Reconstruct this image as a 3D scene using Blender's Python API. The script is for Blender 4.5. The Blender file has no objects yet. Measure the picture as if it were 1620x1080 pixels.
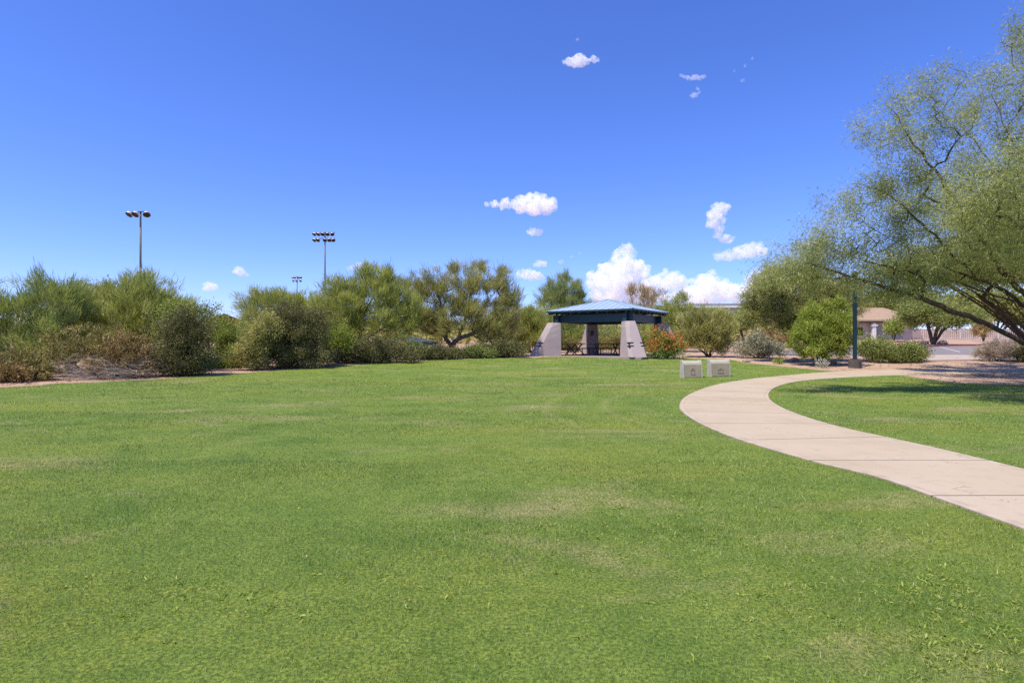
import bpy, bmesh, math, random
import numpy as np
from mathutils import Vector, Matrix
from mathutils.geometry import delaunay_2d_cdt

scene = bpy.context.scene
COL = scene.collection
F, CX, HY, CAMZ = 900.0, 810.0, 543.0, 1.45      # focal length in photo pixels, centre column, horizon row, eye height

# ------------------------------------------------------------------ terrain
_TY = np.array([-400, 14, 20, 26, 29.5, 32, 36, 45, 60, 90, 150, 4000.0])
_TZ = np.array([0, 0, .07, .25, .50, .64, .70, .85, 1.1, 2.0, 2.6, 2.6])
def terr(x, y):
    s = 0.0
    for o in (-3, -1.5, 0, 1.5, 3):
        s = s + np.interp(np.asarray(y, float) + o, _TY, _TZ)
    return s / 5.0
def tz(x, y): return float(terr(x, y))
def G(px, py):
    """where the sight line through a photo pixel meets the ground"""
    lo, hi = 1.0, 400.0
    f = lambda Y: CAMZ + (HY - py) / F * Y - tz(0, Y)
    Y = 1.0
    while Y < 400 and f(Y) > 0: Y += 0.05
    return ((px - CX) / F * Y, Y)
def P(px, py, Y):
    return Vector(((px - CX) / F * Y, Y, CAMZ + (HY - py) / F * Y))

# ------------------------------------------------------------------ materials
def new_mat(name):
    m = bpy.data.materials.new(name); m.use_nodes = True
    nt = m.node_tree; nt.nodes.clear()
    out = nt.nodes.new('ShaderNodeOutputMaterial')
    return m, nt, out
def N(nt, t, **kw):
    n = nt.nodes.new(t)
    for k, v in kw.items(): setattr(n, k, v)
    return n
def ramp(nt, stops, fac=None, interp='LINEAR'):
    r = N(nt, 'ShaderNodeValToRGB'); e = r.color_ramp.elements; r.color_ramp.interpolation = interp
    while len(e) < len(stops): e.new(0.5)
    for i, (p, c) in enumerate(stops):
        e[i].position = p; e[i].color = (*c, 1) if len(c) == 3 else c
    if fac is not None: nt.links.new(fac, r.inputs[0])
    return r
def noise(nt, vec, scale, detail=4, rough=.55, dist=0):
    n = N(nt, 'ShaderNodeTexNoise'); n.inputs['Scale'].default_value = scale
    n.inputs['Detail'].default_value = detail; n.inputs['Roughness'].default_value = rough
    n.inputs['Distortion'].default_value = dist
    if vec is not None: nt.links.new(vec, n.inputs['Vector'])
    return n
def mixc(nt, fac, a, b, mode='MIX'):
    m = N(nt, 'ShaderNodeMix', data_type='RGBA', blend_type=mode)
    for s, v in ((0, fac), (6, a), (7, b)):
        if isinstance(v, (int, float)): m.inputs[s].default_value = v
        elif isinstance(v, tuple): m.inputs[s].default_value = (*v, 1)
        else: nt.links.new(v, m.inputs[s])
    return m.outputs[2]
def math_n(nt, op, a, b=0.0, clamp=False):
    m = N(nt, 'ShaderNodeMath', operation=op); m.use_clamp = clamp
    for i, v in enumerate((a, b)):
        if isinstance(v, (int, float)): m.inputs[i].default_value = v
        else: nt.links.new(v, m.inputs[i])
    return m.outputs[0]
def bump(nt, h, strength, dist):
    b = N(nt, 'ShaderNodeBump'); b.inputs['Strength'].default_value = strength; b.inputs['Distance'].default_value = dist
    nt.links.new(h, b.inputs['Height']); return b.outputs[0]

def surf(name, c1, c2=None, scale=4.0, rough=.8, metal=0, fine=60, bmp=.15, bd=.01, c3=None, spec=.3):
    """weathered solid: two or three tones of the same paint or stone mixed by noise, with a fine bump"""
    m, nt, out = new_mat(name)
    c2 = c2 or tuple(v * .82 for v in c1)
    tc = N(nt, 'ShaderNodeTexCoord').outputs['Object']
    n1 = noise(nt, tc, scale, 6, .6)
    col = mixc(nt, ramp(nt, [(.35, (0, 0, 0)), (.68, (1, 1, 1))], n1.outputs[0]).outputs[0], c1, c2)
    if c3:
        n3 = noise(nt, tc, scale * .37, 5, .65)
        col = mixc(nt, ramp(nt, [(.52, (0, 0, 0)), (.72, (1, 1, 1))], n3.outputs[0]).outputs[0], col, c3)
    n2 = noise(nt, tc, fine, 3, .6)
    b = N(nt, 'ShaderNodeBsdfPrincipled')
    nt.links.new(col, b.inputs['Base Color'])
    b.inputs['Roughness'].default_value = rough; b.inputs['Metallic'].default_value = metal
    b.inputs['Specular IOR Level'].default_value = spec
    nt.links.new(bump(nt, n2.outputs[0], bmp, bd), b.inputs['Normal'])
    nt.links.new(b.outputs[0], out.inputs[0]); return m

LEAF = (2.85, 2.48, 2.2)
def leaf_mat(name, cols, trans=.35, nscale=.9):
    """leaf surface: tint differs leaf by leaf (attribute) and bough by bough (noise), part of the light passes through"""
    m, nt, out = new_mat(name)
    a = N(nt, 'ShaderNodeAttribute', attribute_name='tint')
    geo = N(nt, 'ShaderNodeNewGeometry')
    n = noise(nt, geo.outputs['Position'], nscale, 3, .6)
    f = math_n(nt, 'ADD', math_n(nt, 'MULTIPLY', a.outputs['Fac'], .55), math_n(nt, 'MULTIPLY', n.outputs[0], .45))
    k = len(cols); cols = [tuple(min(.7, v * k_) for v, k_ in zip(c_, LEAF)) for c_ in cols]
    c = ramp(nt, [(.22 + .56 * i / max(1, k - 1), v) for i, v in enumerate(cols)], f).outputs[0]
    d = N(nt, 'ShaderNodeBsdfDiffuse'); nt.links.new(c, d.inputs[0])
    t = N(nt, 'ShaderNodeBsdfTranslucent'); nt.links.new(mixc(nt, 1.0, c, (1.0, 1.0, .55), 'MULTIPLY'), t.inputs[0])
    g = N(nt, 'ShaderNodeBsdfGlossy'); g.inputs['Roughness'].default_value = .45
    mx = N(nt, 'ShaderNodeMixShader'); mx.inputs[0].default_value = trans
    nt.links.new(d.outputs[0], mx.inputs[1]); nt.links.new(t.outputs[0], mx.inputs[2])
    m2 = N(nt, 'ShaderNodeMixShader'); m2.inputs[0].default_value = .015
    nt.links.new(mx.outputs[0], m2.inputs[1]); nt.links.new(g.outputs[0], m2.inputs[2])
    nt.links.new(m2.outputs[0], out.inputs[0]); return m

def bark_mat(name, c1, c2, scale=9):
    m, nt, out = new_mat(name)
    tc = N(nt, 'ShaderNodeTexCoord').outputs['Object']
    mp = N(nt, 'ShaderNodeMapping'); mp.inputs['Scale'].default_value = (1, 1, .35); nt.links.new(tc, mp.inputs[0])
    n = noise(nt, mp.outputs[0], scale, 8, .7, .6)
    c = ramp(nt, [(.3, c1), (.7, c2)], n.outputs[0]).outputs[0]
    b = N(nt, 'ShaderNodeBsdfPrincipled'); nt.links.new(c, b.inputs['Base Color']); b.inputs['Roughness'].default_value = .95
    b.inputs['Specular IOR Level'].default_value = .1
    nt.links.new(bump(nt, n.outputs[0], .9, .03), b.inputs['Normal'])
    nt.links.new(b.outputs[0], out.inputs[0]); return m

# lawn colour, shared by the ground sheet and the blades so both show the same patches
def grass_colour(nt, blade):
    pos = N(nt, 'ShaderNodeNewGeometry').outputs['Position']
    fl = N(nt, 'ShaderNodeMapping'); fl.inputs['Scale'].default_value = (1, 1, 0); nt.links.new(pos, fl.inputs[0]); v = fl.outputs[0]
    st = N(nt, 'ShaderNodeMapping'); st.inputs['Scale'].default_value = (.55, 1.2, 0); st.inputs['Rotation'].default_value = (0, 0, .5)
    nt.links.new(pos, st.inputs[0])
    big = noise(nt, st.outputs[0], .33, 5, .62, .3)
    mid = noise(nt, v, 1.1, 5, .6, .4)
    sml = noise(nt, v, 7.0, 4, .65)
    c = ramp(nt, [(.30, GR['deep']), (.52, GR['mid']), (.72, GR['light'])], mid.outputs[0]).outputs[0]
    c = mixc(nt, ramp(nt, [(.46, (0, 0, 0)), (.67, (.8, .8, .8))], big.outputs[0]).outputs[0], c, GR['yellow'])
    dry = noise(nt, st.outputs[0], .62, 6, .6, .5)
    c = mixc(nt, ramp(nt, [(.535, (0, 0, 0)), (.69, (.95, .95, .95))], dry.outputs[0]).outputs[0], c, GR['dry'])
    c = mixc(nt, ramp(nt, [(.34, (.6, .6, .6)), (.62, (0, 0, 0))], sml.outputs[0]).outputs[0], c, GR['deep'])
    sp = N(nt, 'ShaderNodeSeparateXYZ'); nt.links.new(pos, sp.inputs[0])            # faint bleached mower tracks turning towards the shelter
    for R_ in (6.45, 7.75):
        dx = math_n(nt, 'SUBTRACT', sp.outputs[0], 8.5); dy = math_n(nt, 'SUBTRACT', sp.outputs[1], 12.2)
        rr = math_n(nt, 'SQRT', math_n(nt, 'ADD', math_n(nt, 'MULTIPLY', dx, dx), math_n(nt, 'MULTIPLY', dy, dy)))
        ring = math_n(nt, 'SUBTRACT', 1.0, math_n(nt, 'DIVIDE', math_n(nt, 'ABSOLUTE', math_n(nt, 'SUBTRACT', rr, R_)), .16), True)
        side = math_n(nt, 'MULTIPLY', math_n(nt, 'LESS_THAN', dx, -2.0), math_n(nt, 'GREATER_THAN', dy, -2.5))
        c = mixc(nt, math_n(nt, 'MULTIPLY', math_n(nt, 'MULTIPLY', ring, side), .26), c, GR['dry'])
    if blade:
        a = N(nt, 'ShaderNodeAttribute', attribute_name='tint')
        c = mixc(nt, ramp(nt, [(.70, (0, 0, 0)), (1.0, (.8, .8, .8))], a.outputs['Fac']).outputs[0], c, GR['straw'])
        c = mixc(nt, ramp(nt, [(.0, (.75, .75, .75)), (.35, (0, 0, 0))], a.outputs['Fac']).outputs[0], c, GR['deep'])
    return c, v
GR = dict(deep=(.140, .228, .034), mid=(.252, .335, .056), light=(.316, .390, .075), yellow=(.395, .403, .058),
          dry=(.53, .43, .20), straw=(.52, .50, .24))
def make_grass_mats():
    m, nt, out = new_mat('lawn_soil'); c, v = grass_colour(nt, False)
    f = noise(nt, v, 45, 5, .7); f2 = noise(nt, v, 160, 3, .7)
    c = mixc(nt, ramp(nt, [(.40, (.85, .85, .85)), (.62, (0, 0, 0))], f.outputs[0]).outputs[0], c, (.055, .090, .022))
    b = N(nt, 'ShaderNodeBsdfPrincipled'); nt.links.new(c, b.inputs['Base Color']); b.inputs['Roughness'].default_value = .9
    b.inputs['Specular IOR Level'].default_value = .1
    nt.links.new(bump(nt, math_n(nt, 'ADD', f.outputs[0], f2.outputs[0]), .6, .03), b.inputs['Normal'])
    nt.links.new(b.outputs[0], out.inputs[0])
    m2, nt, out = new_mat('grass_blade'); c, v = grass_colour(nt, True)
    d = N(nt, 'ShaderNodeBsdfDiffuse'); nt.links.new(c, d.inputs[0])
    t = N(nt, 'ShaderNodeBsdfTranslucent'); nt.links.new(c, t.inputs[0])
    g = N(nt, 'ShaderNodeBsdfGlossy'); g.inputs['Roughness'].default_value = .5
    mx = N(nt, 'ShaderNodeMixShader'); mx.inputs[0].default_value = .35
    nt.links.new(d.outputs[0], mx.inputs[1]); nt.links.new(t.outputs[0], mx.inputs[2])
    m3 = N(nt, 'ShaderNodeMixShader'); m3.inputs[0].default_value = .03
    nt.links.new(mx.outputs[0], m3.inputs[1]); nt.links.new(g.outputs[0], m3.inputs[2])
    nt.links.new(m3.outputs[0], out.inputs[0])
    return m, m2

def dirt_mat():
    m, nt, out = new_mat('decomposed_granite')
    v = N(nt, 'ShaderNodeNewGeometry').outputs['Position']
    a = noise(nt, v, .45, 6, .6); b_ = noise(nt, v, 9, 5, .7); c_ = noise(nt, v, 70, 3, .7)
    c = ramp(nt, [(.3, (.36, .235, .16)), (.55, (.47, .325, .235)), (.75, (.54, .41, .31))], a.outputs[0]).outputs[0]
    c = mixc(nt, ramp(nt, [(.4, (.6, .6, .6)), (.6, (0, 0, 0))], b_.outputs[0]).outputs[0], c, (.30, .19, .13))
    c = mixc(nt, ramp(nt, [(.60, (0, 0, 0)), (.75, (.7, .7, .7))], c_.outputs[0]).outputs[0], c, (.60, .50, .42))
    b = N(nt, 'ShaderNodeBsdfPrincipled'); nt.links.new(c, b.inputs['Base Color']); b.inputs['Roughness'].default_value = .95
    b.inputs['Specular IOR Level'].default_value = .1
    nt.links.new(bump(nt, math_n(nt, 'ADD', b_.outputs[0], c_.outputs[0]), .5, .03), b.inputs['Normal'])
    nt.links.new(b.outputs[0], out.inputs[0]); return m

def path_mat():
    """broom-finished concrete: slabs between tooled joints, each slab a slightly different tone, stains and fine pits"""
    m, nt, out = new_mat('path_concrete')
    uv = N(nt, 'ShaderNodeUVMap', uv_map='along'); sp = N(nt, 'ShaderNodeSeparateXYZ'); nt.links.new(uv.outputs[0], sp.inputs[0])
    pos = N(nt, 'ShaderNodeNewGeometry').outputs['Position']
    wob = noise(nt, pos, .9, 2)
    vv = math_n(nt, 'ADD', sp.outputs[1], math_n(nt, 'MULTIPLY', wob.outputs[0], .02))
    q = math_n(nt, 'DIVIDE', vv, 1.62)
    fr = math_n(nt, 'FRACT', q); idx = math_n(nt, 'FLOOR', q)
    joint = math_n(nt, 'LESS_THAN', fr, .017)
    wn = N(nt, 'ShaderNodeTexWhiteNoise', noise_dimensions='1D'); nt.links.new(idx, wn.inputs['W'])
    a = noise(nt, pos, .8, 6, .6); b_ = noise(nt, pos, 5, 6, .65); c_ = noise(nt, pos, 120, 3, .7)
    c = ramp(nt, [(.3, (.36, .285, .185)), (.5, (.425, .335, .225)), (.7, (.445, .36, .255))], a.outputs[0]).outputs[0]
    c = mixc(nt, math_n(nt, 'MULTIPLY', wn.outputs[0], .45), c, (.46, .38, .285))
    c = mixc(nt, ramp(nt, [(.55, (0, 0, 0)), (.8, (.55, .55, .55))], b_.outputs[0]).outputs[0], c, (.31, .235, .17))
    c = mixc(nt, ramp(nt, [(.62, (0, 0, 0)), (.8, (.6, .6, .6))], c_.outputs[0]).outputs[0], c, (.30, .25, .21))
    crk = N(nt, 'ShaderNodeTexVoronoi', feature='DISTANCE_TO_EDGE'); crk.inputs['Scale'].default_value = .42
    wv = N(nt, 'ShaderNodeVectorMath', operation='ADD'); wn2 = noise(nt, pos, 2.5, 4); nt.links.new(pos, wv.inputs[0]); nt.links.new(wn2.outputs['Color'], wv.inputs[1]); nt.links.new(wv.outputs[0], crk.inputs['Vector'])
    crm = math_n(nt, 'MULTIPLY', math_n(nt, 'LESS_THAN', crk.outputs['Distance'], .004), ramp(nt, [(.5, (0, 0, 0)), (.6, (.55, .55, .55))], a.outputs[0]).outputs[0])
    c = mixc(nt, crm, c, (.18, .14, .11))
    ed0 = math_n(nt, 'MINIMUM', sp.outputs[0], math_n(nt, 'SUBTRACT', 1.0, sp.outputs[0]))
    c = mixc(nt, math_n(nt, 'MULTIPLY', ramp(nt, [(0, (.75, .75, .75)), (.07, (0, 0, 0))], ed0).outputs[0], ramp(nt, [(.42, (0, 0, 0)), (.6, (1, 1, 1))], b_.outputs[0]).outputs[0]), c, (.23, .17, .115))
    # tooled border along both sides of the slab
    e = math_n(nt, 'MINIMUM', sp.outputs[0], math_n(nt, 'SUBTRACT', 1.0, sp.outputs[0]))
    c = mixc(nt, math_n(nt, 'MULTIPLY', math_n(nt, 'LESS_THAN', e, .035), .35), c, (.50, .42, .34))
    c = mixc(nt, math_n(nt, 'MULTIPLY', joint, .85), c, (.12, .095, .075))
    b = N(nt, 'ShaderNodeBsdfPrincipled'); nt.links.new(c, b.inputs['Base Color']); b.inputs['Roughness'].default_value = .85
    b.inputs['Specular IOR Level'].default_value = .2
    h = math_n(nt, 'SUBTRACT', math_n(nt, 'MULTIPLY', c_.outputs[0], .2), joint)
    nt.links.new(bump(nt, h, .5, .008), b.inputs['Normal'])
    nt.links.new(b.outputs[0], out.inputs[0]); return m

def cloud_mat(name, dens, size):
    m, nt, out = new_mat(name)
    tc = N(nt, 'ShaderNodeTexCoord').outputs['Object']; n = noise(nt, tc, 1.0 / size, 5, .68, .35)
    f = ramp(nt, [(.36, (0, 0, 0)), (.60, (1, 1, 1))], n.outputs[0]).outputs[0]
    s = N(nt, 'ShaderNodeVolumeScatter'); s.inputs['Color'].default_value = (.97, .986, 1, 1)
    nt.links.new(math_n(nt, 'MULTIPLY', f, dens * 1.6), s.inputs['Density']); s.inputs['Anisotropy'].default_value = .0
    nt.links.new(s.outputs[0], out.inputs['Volume']); return m

MAT_SOIL, MAT_BLADE = make_grass_mats()
MAT_DIRT = dirt_mat(); MAT_PATH = path_mat()
MAT_ASPH = surf('asphalt', (.225, .19, .175), (.185, .158, .148), 1.2, .9, fine=90, c3=(.26, .22, .20))
MAT_CONC = surf('pale_concrete', (.43, .345, .27), (.37, .29, .225), 2.0, .85)
MAT_SLAB = surf('shelter_slab', (.31, .25, .205), (.25, .205, .17), 1.5, .9)  # shelter shade put into the colour: darkened so less light bounces up
MAT_LINE = surf('road_paint', (.62, .60, .56), (.45, .43, .40), 6, .7)
MAT_REDK = surf('red_kerb_paint', (.42, .10, .075), (.30, .08, .06), 3, .7)
MAT_STUC = surf('mauve_stucco', (.385, .315, .305), (.345, .28, .272), 1.6, .92, fine=140, bmp=.35, bd=.006, c3=(.41, .345, .33))
MAT_ROOF = surf('blue_metal_roof', (.40, .50, .58), (.36, .46, .545), 2.5, .36, .15, fine=3, bmp=.04, spec=.5, c3=(.43, .525, .59))
MAT_ROOF2 = surf('dull_teal_roof', (.04, .05, .05), (.075, .085, .085), 2.5, .5, .1, fine=3, bmp=.04)
MAT_TEAL = surf('dark_teal_paint', (.012, .042, .062), (.009, .034, .05), 3, .45, bmp=.05, spec=.5)
MAT_TABLE = surf('brown_table_steel', (.045, .028, .024), (.03, .02, .018), 8, .55)
MAT_POST = surf('blue_green_post', (.012, .036, .062), (.010, .030, .05), 2, .45, spec=.4, bmp=.05, c3=(.014, .042, .042))
MAT_BASE = surf('weathered_plinth', (.10, .085, .075), (.065, .055, .05), 5, .9)
MAT_STEEL = surf('galvanised_steel', (.10, .10, .115), (.07, .07, .08), 2, .5, .4, bmp=.03)
MAT_LAMPH = surf('lamp_visor', (.62, .60, .60), (.48, .46, .46), 3, .35, .3, bmp=.03)
MAT_LAMPI = surf('lamp_inside', (.03, .028, .028), (.02, .02, .02), 3, .5)
MAT_CAST = surf('cast_stone', (.42, .385, .31), (.35, .32, .255), 7, .85, c3=(.46, .43, .345))
MAT_PLAQ = surf('tan_plaque', (.36, .295, .205), (.29, .235, .17), 7, .8, c3=(.30, .25, .205))
MAT_EMBL = surf('dark_bronze', (.235, .19, .145), (.19, .15, .115), 9, .7)
MAT_TILE = surf('clay_tile', (.36, .25, .165), (.30, .205, .135), 1.5, .9, fine=5, bmp=.5, bd=.1)
MAT_HWAL = surf('house_stucco', (.50, .42, .36), (.45, .37, .31), .8, .9)
MAT_WHIT = surf('white_trim', (.72, .70, .67), (.62, .60, .57), 2, .7)
MAT_GARA = surf('grey_garage', (.30, .285, .28), (.27, .255, .25), 3, .7)
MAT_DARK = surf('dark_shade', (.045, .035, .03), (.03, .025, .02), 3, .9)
MAT_BROW = surf('brown_roof', (.075, .05, .042), (.055, .04, .035), 2, .9)
MAT_REDW = surf('red_brick_paint', (.33, .10, .07), (.26, .085, .06), 2, .8)
MAT_WALL = surf('tan_block', (.43, .315, .25), (.37, .265, .21), .9, .95, c3=(.33, .25, .20))
MAT_PICK = surf('pale_pickets', (.66, .60, .54), (.56, .50, .45), 3, .7)
MAT_ROCK = surf('granite_rock', (.36, .27, .215), (.27, .20, .16), 3, .95, fine=20, bmp=.6, bd=.05)
BARK_DK = bark_mat('mesquite_bark', (.040, .027, .020), (.17, .115, .085))
BARK_MD = bark_mat('brown_bark', (.06, .045, .033), (.16, .125, .095))
BARK_GY = bark_mat('grey_bark', (.13, .11, .095), (.31, .275, .24))
BARK_PV = bark_mat('green_bark', (.085, .085, .040), (.17, .16, .085))

# ------------------------------------------------------------------ object helpers
def link(o, parent=None):
    COL.objects.link(o)
    if parent is not None: o.parent = parent
    return o
def tag(o, label=None, cat=None, group=None, kind=None):
    if label: o['label'] = label
    if cat: o['category'] = cat
    if group: o['group'] = group
    if kind: o['kind'] = kind
    return o
def thing(name, label, cat, loc, rz=0, group=None):
    o = bpy.data.objects.new(name, None); o.empty_display_size = .3
    link(o); o.location = loc; o.rotation_euler = (0, 0, rz)
    return tag(o, label, cat, group)
class MB:
    """collects shapes into one mesh object"""
    def __init__(s): s.bm = bmesh.new()
    def box(s, c, d, rz=0, M=None):
        m = Matrix.Translation(c) @ Matrix.Rotation(rz, 4, 'Z') @ Matrix.Diagonal((*d, 1))
        if M is not None: m = M @ m
        bmesh.ops.create_cube(s.bm, size=1, matrix=m); return s
    def bar(s, a, b, w, h=None, sides=4, r2=None):
        a, b = Vector(a), Vector(b); d = b - a; L = d.length
        q = d.to_track_quat('Z', 'Y').to_matrix().to_4x4()
        if sides == 4:
            m = Matrix.Translation((a + b) / 2) @ q @ Matrix.Diagonal((w, h or w, L, 1)); bmesh.ops.create_cube(s.bm, size=1, matrix=m)
        else:
            m = Matrix.Translation((a + b) / 2) @ q
            bmesh.ops.create_cone(s.bm, cap_ends=True, segments=sides, radius1=w, radius2=w if r2 is None else r2, depth=L, matrix=m)
        return s
    def poly(s, vs, fs):
        v = [s.bm.verts.new(p) for p in vs]
        for f in fs: s.bm.faces.new([v[i] for i in f])
        return s
    def prism(s, pts, axis, lo, hi):
        """pts: outline in the two other axes"""
        def mk(p, t): return {'x': (t, p[0], p[1]), 'y': (p[0], t, p[1]), 'z': (p[0], p[1], t)}[axis]
        n = len(pts); a = [s.bm.verts.new(mk(p, lo)) for p in pts]; b = [s.bm.verts.new(mk(p, hi)) for p in pts]
        s.bm.faces.new(a); s.bm.faces.new(b[::-1])
        for i in range(n): s.bm.faces.new((a[i], b[i], b[(i + 1) % n], a[(i + 1) % n]))
        return s
    def lathe(s, prof, seg=16, M=None):
        rings = []
        for r, z in prof:
            rings.append([s.bm.verts.new((M or Matrix()) @ Vector((r * math.cos(2 * math.pi * k / seg), r * math.sin(2 * math.pi * k / seg), z))) for k in range(seg)])
        for a, b in zip(rings, rings[1:]):
            for k in range(seg): s.bm.faces.new((a[k], a[(k + 1) % seg], b[(k + 1) % seg], b[k]))
        s.bm.faces.new(rings[0][::-1]); s.bm.faces.new(rings[-1]); return s
    def build(s, name, mat, parent=None, bevel=0, smooth=False):
        bmesh.ops.recalc_face_normals(s.bm, faces=s.bm.faces[:])
        if bevel:
            ed = [e for e in s.bm.edges if len(e.link_faces) == 2 and e.calc_face_angle(0) > .6]
            bmesh.ops.bevel(s.bm, geom=ed, offset=bevel, segments=2, profile=.7, affect='EDGES')
        me = bpy.data.meshes.new(name); s.bm.to_mesh(me); s.bm.free(); me.materials.append(mat)
        if smooth: me.polygons.foreach_set('use_smooth', np.ones(len(me.polygons), bool))
        return link(bpy.data.objects.new(name, me), parent)
def np_mesh(name, verts, loops, sizes, mat, parent=None, tint=None, smooth=False):
    me = bpy.data.meshes.new(name)
    verts = np.ascontiguousarray(verts, np.float32); loops = np.ascontiguousarray(loops, np.int32); sizes = np.ascontiguousarray(sizes, np.int32)
    me.vertices.add(len(verts)); me.vertices.foreach_set('co', verts.ravel())
    me.loops.add(len(loops)); me.loops.foreach_set('vertex_index', loops)
    me.polygons.add(len(sizes)); st = np.concatenate([[0], np.cumsum(sizes)[:-1]]).astype(np.int32)
    me.polygons.foreach_set('loop_start', st); me.polygons.foreach_set('loop_total', sizes)
    if smooth: me.polygons.foreach_set('use_smooth', np.ones(len(sizes), bool))
    if tint is not None:
        a = me.attributes.new('tint', 'FLOAT', 'FACE'); a.data.foreach_set('value', np.ascontiguousarray(tint, np.float32))
    me.update(calc_edges=True); me.materials.append(mat)
    return link(bpy.data.objects.new(name, me), parent)
def copy_tree(o, parent=None):
    c = o.copy(); COL.objects.link(c)
    if parent is not None: c.parent = parent
    for ch in o.children: copy_tree(ch, c)
    return c
def sheet(name, poly, mat, dz, step=2.0, kind='structure', z=None):
    """ground sheet draped over the terrain inside an outline"""
    pts = [Vector(p) for p in poly]
    xs = [p[0] for p in poly]; ys = [p[1] for p in poly]
    gx = np.arange(min(xs), max(xs), step); gy = np.arange(min(ys), max(ys), step)
    XX, YY = np.meshgrid(gx, gy); q = np.stack([XX.ravel(), YY.ravel()], 1)
    ins = inside(q, poly)
    allp = pts + [Vector(p) for p in q[ins].tolist()]
    n = len(pts)
    r = delaunay_2d_cdt(allp, [], [list(range(n))], 1, 1e-5)
    vs = [(v.x, v.y, tz(v.x, v.y) + dz) for v in r[0]]
    me = bpy.data.meshes.new(name); me.from_pydata(vs, [], r[2]); me.materials.append(mat)
    bm = bmesh.new(); bm.from_mesh(me); bmesh.ops.recalc_face_normals(bm, faces=bm.faces[:])
    if sum(f.normal.z for f in bm.faces) < 0: bmesh.ops.reverse_faces(bm, faces=bm.faces[:])
    bm.to_mesh(me); bm.free()
    o = link(bpy.data.objects.new(name, me)); o['kind'] = kind; return o
def inside(q, poly):
    p = np.asarray(poly, float); x, y = q[:, 0], q[:, 1]; r = np.zeros(len(q), bool)
    for i in range(len(p)):
        x1, y1 = p[i]; x2, y2 = p[(i + 1) % len(p)]
        if y1 == y2: continue
        c = ((y1 > y) != (y2 > y)) & (x < (x2 - x1) * (y - y1) / (y2 - y1) + x1)
        r ^= c
    return r
def smooth_line(pts, n=160):
    """Catmull-Rom through the points, evenly resampled"""
    p = np.asarray(pts, float); e = np.vstack([2 * p[0] - p[1], p, 2 * p[-1] - p[-2]]); o = []
    for i in range(1, len(e) - 2):
        t = np.linspace(0, 1, 12, endpoint=False)[:, None]; a, b, c, d = e[i - 1], e[i], e[i + 1], e[i + 2]
        o.append(.5 * ((2 * b) + (-a + c) * t + (2 * a - 5 * b + 4 * c - d) * t ** 2 + (-a + 3 * b - 3 * c + d) * t ** 3))
    o = np.vstack(o + [p[-1:]]); s = np.concatenate([[0], np.cumsum(np.linalg.norm(np.diff(o, axis=0), axis=1))])
    u = np.linspace(0, s[-1], n); return np.stack([np.interp(u, s, o[:, 0]), np.interp(u, s, o[:, 1])], 1)

# ------------------------------------------------------------------ setting: ground, lawns, path, road
def build_ground():
    ys = np.concatenate([np.arange(-30, 100, 2.0), [110, 125, 150, 200, 300, 500, 900, 1600, 3200]])
    xs = np.concatenate([[-3200, -1500, -700, -350, -200, -140], np.arange(-100, 101, 4.0), [140, 200, 350, 700, 1500, 3200]])
    ys = np.concatenate([[-3000, -800, -200, -80], ys])
    XX, YY = np.meshgrid(xs, ys); ZZ = terr(XX, YY); nx, ny = len(xs), len(ys)
    v = np.stack([XX, YY, ZZ], -1).reshape(-1, 3)
    i = np.arange(ny - 1)[:, None] * nx + np.arange(nx - 1)[None, :]
    f = np.stack([i, i + 1, i + nx + 1, i + nx], -1).reshape(-1)
    o = np_mesh('ground', v, f, np.full(len(f) // 4, 4), MAT_DIRT, smooth=True); o['kind'] = 'structure'
build_ground()

out_px = [(1620, 840), (1500, 797), (1390, 757), (1300, 735), (1228, 715), (1150, 690), (1095, 664), (1075, 644), (1088, 626),
          (1130, 610), (1180, 601), (1230, 595.5), (1280, 591), (1330, 588), (1400, 585.5), (1500, 584), (1620, 583.5)]
inn_px = [(1620, 745), (1500, 714), (1400, 693), (1330, 677), (1270, 659), (1232, 643), (1215, 628), (1225, 614),
          (1255, 605), (1300, 600), (1350, 597), (1420, 594), (1500, 592), (1620, 591)]
po = [(4.3, -6), (4.05, -1)] + [G(*p) for p in out_px]; po += [(po[-1][0] + 14, po[-1][1] + .2)]
pi = [(6.1, -6), (5.9, -1)] + [G(*p) for p in inn_px]; pi += [(pi[-1][0] + 14, pi[-1][1] + .2)]
LO = smooth_line(po, 220)
LIraw = smooth_line(pi, 900)
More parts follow.
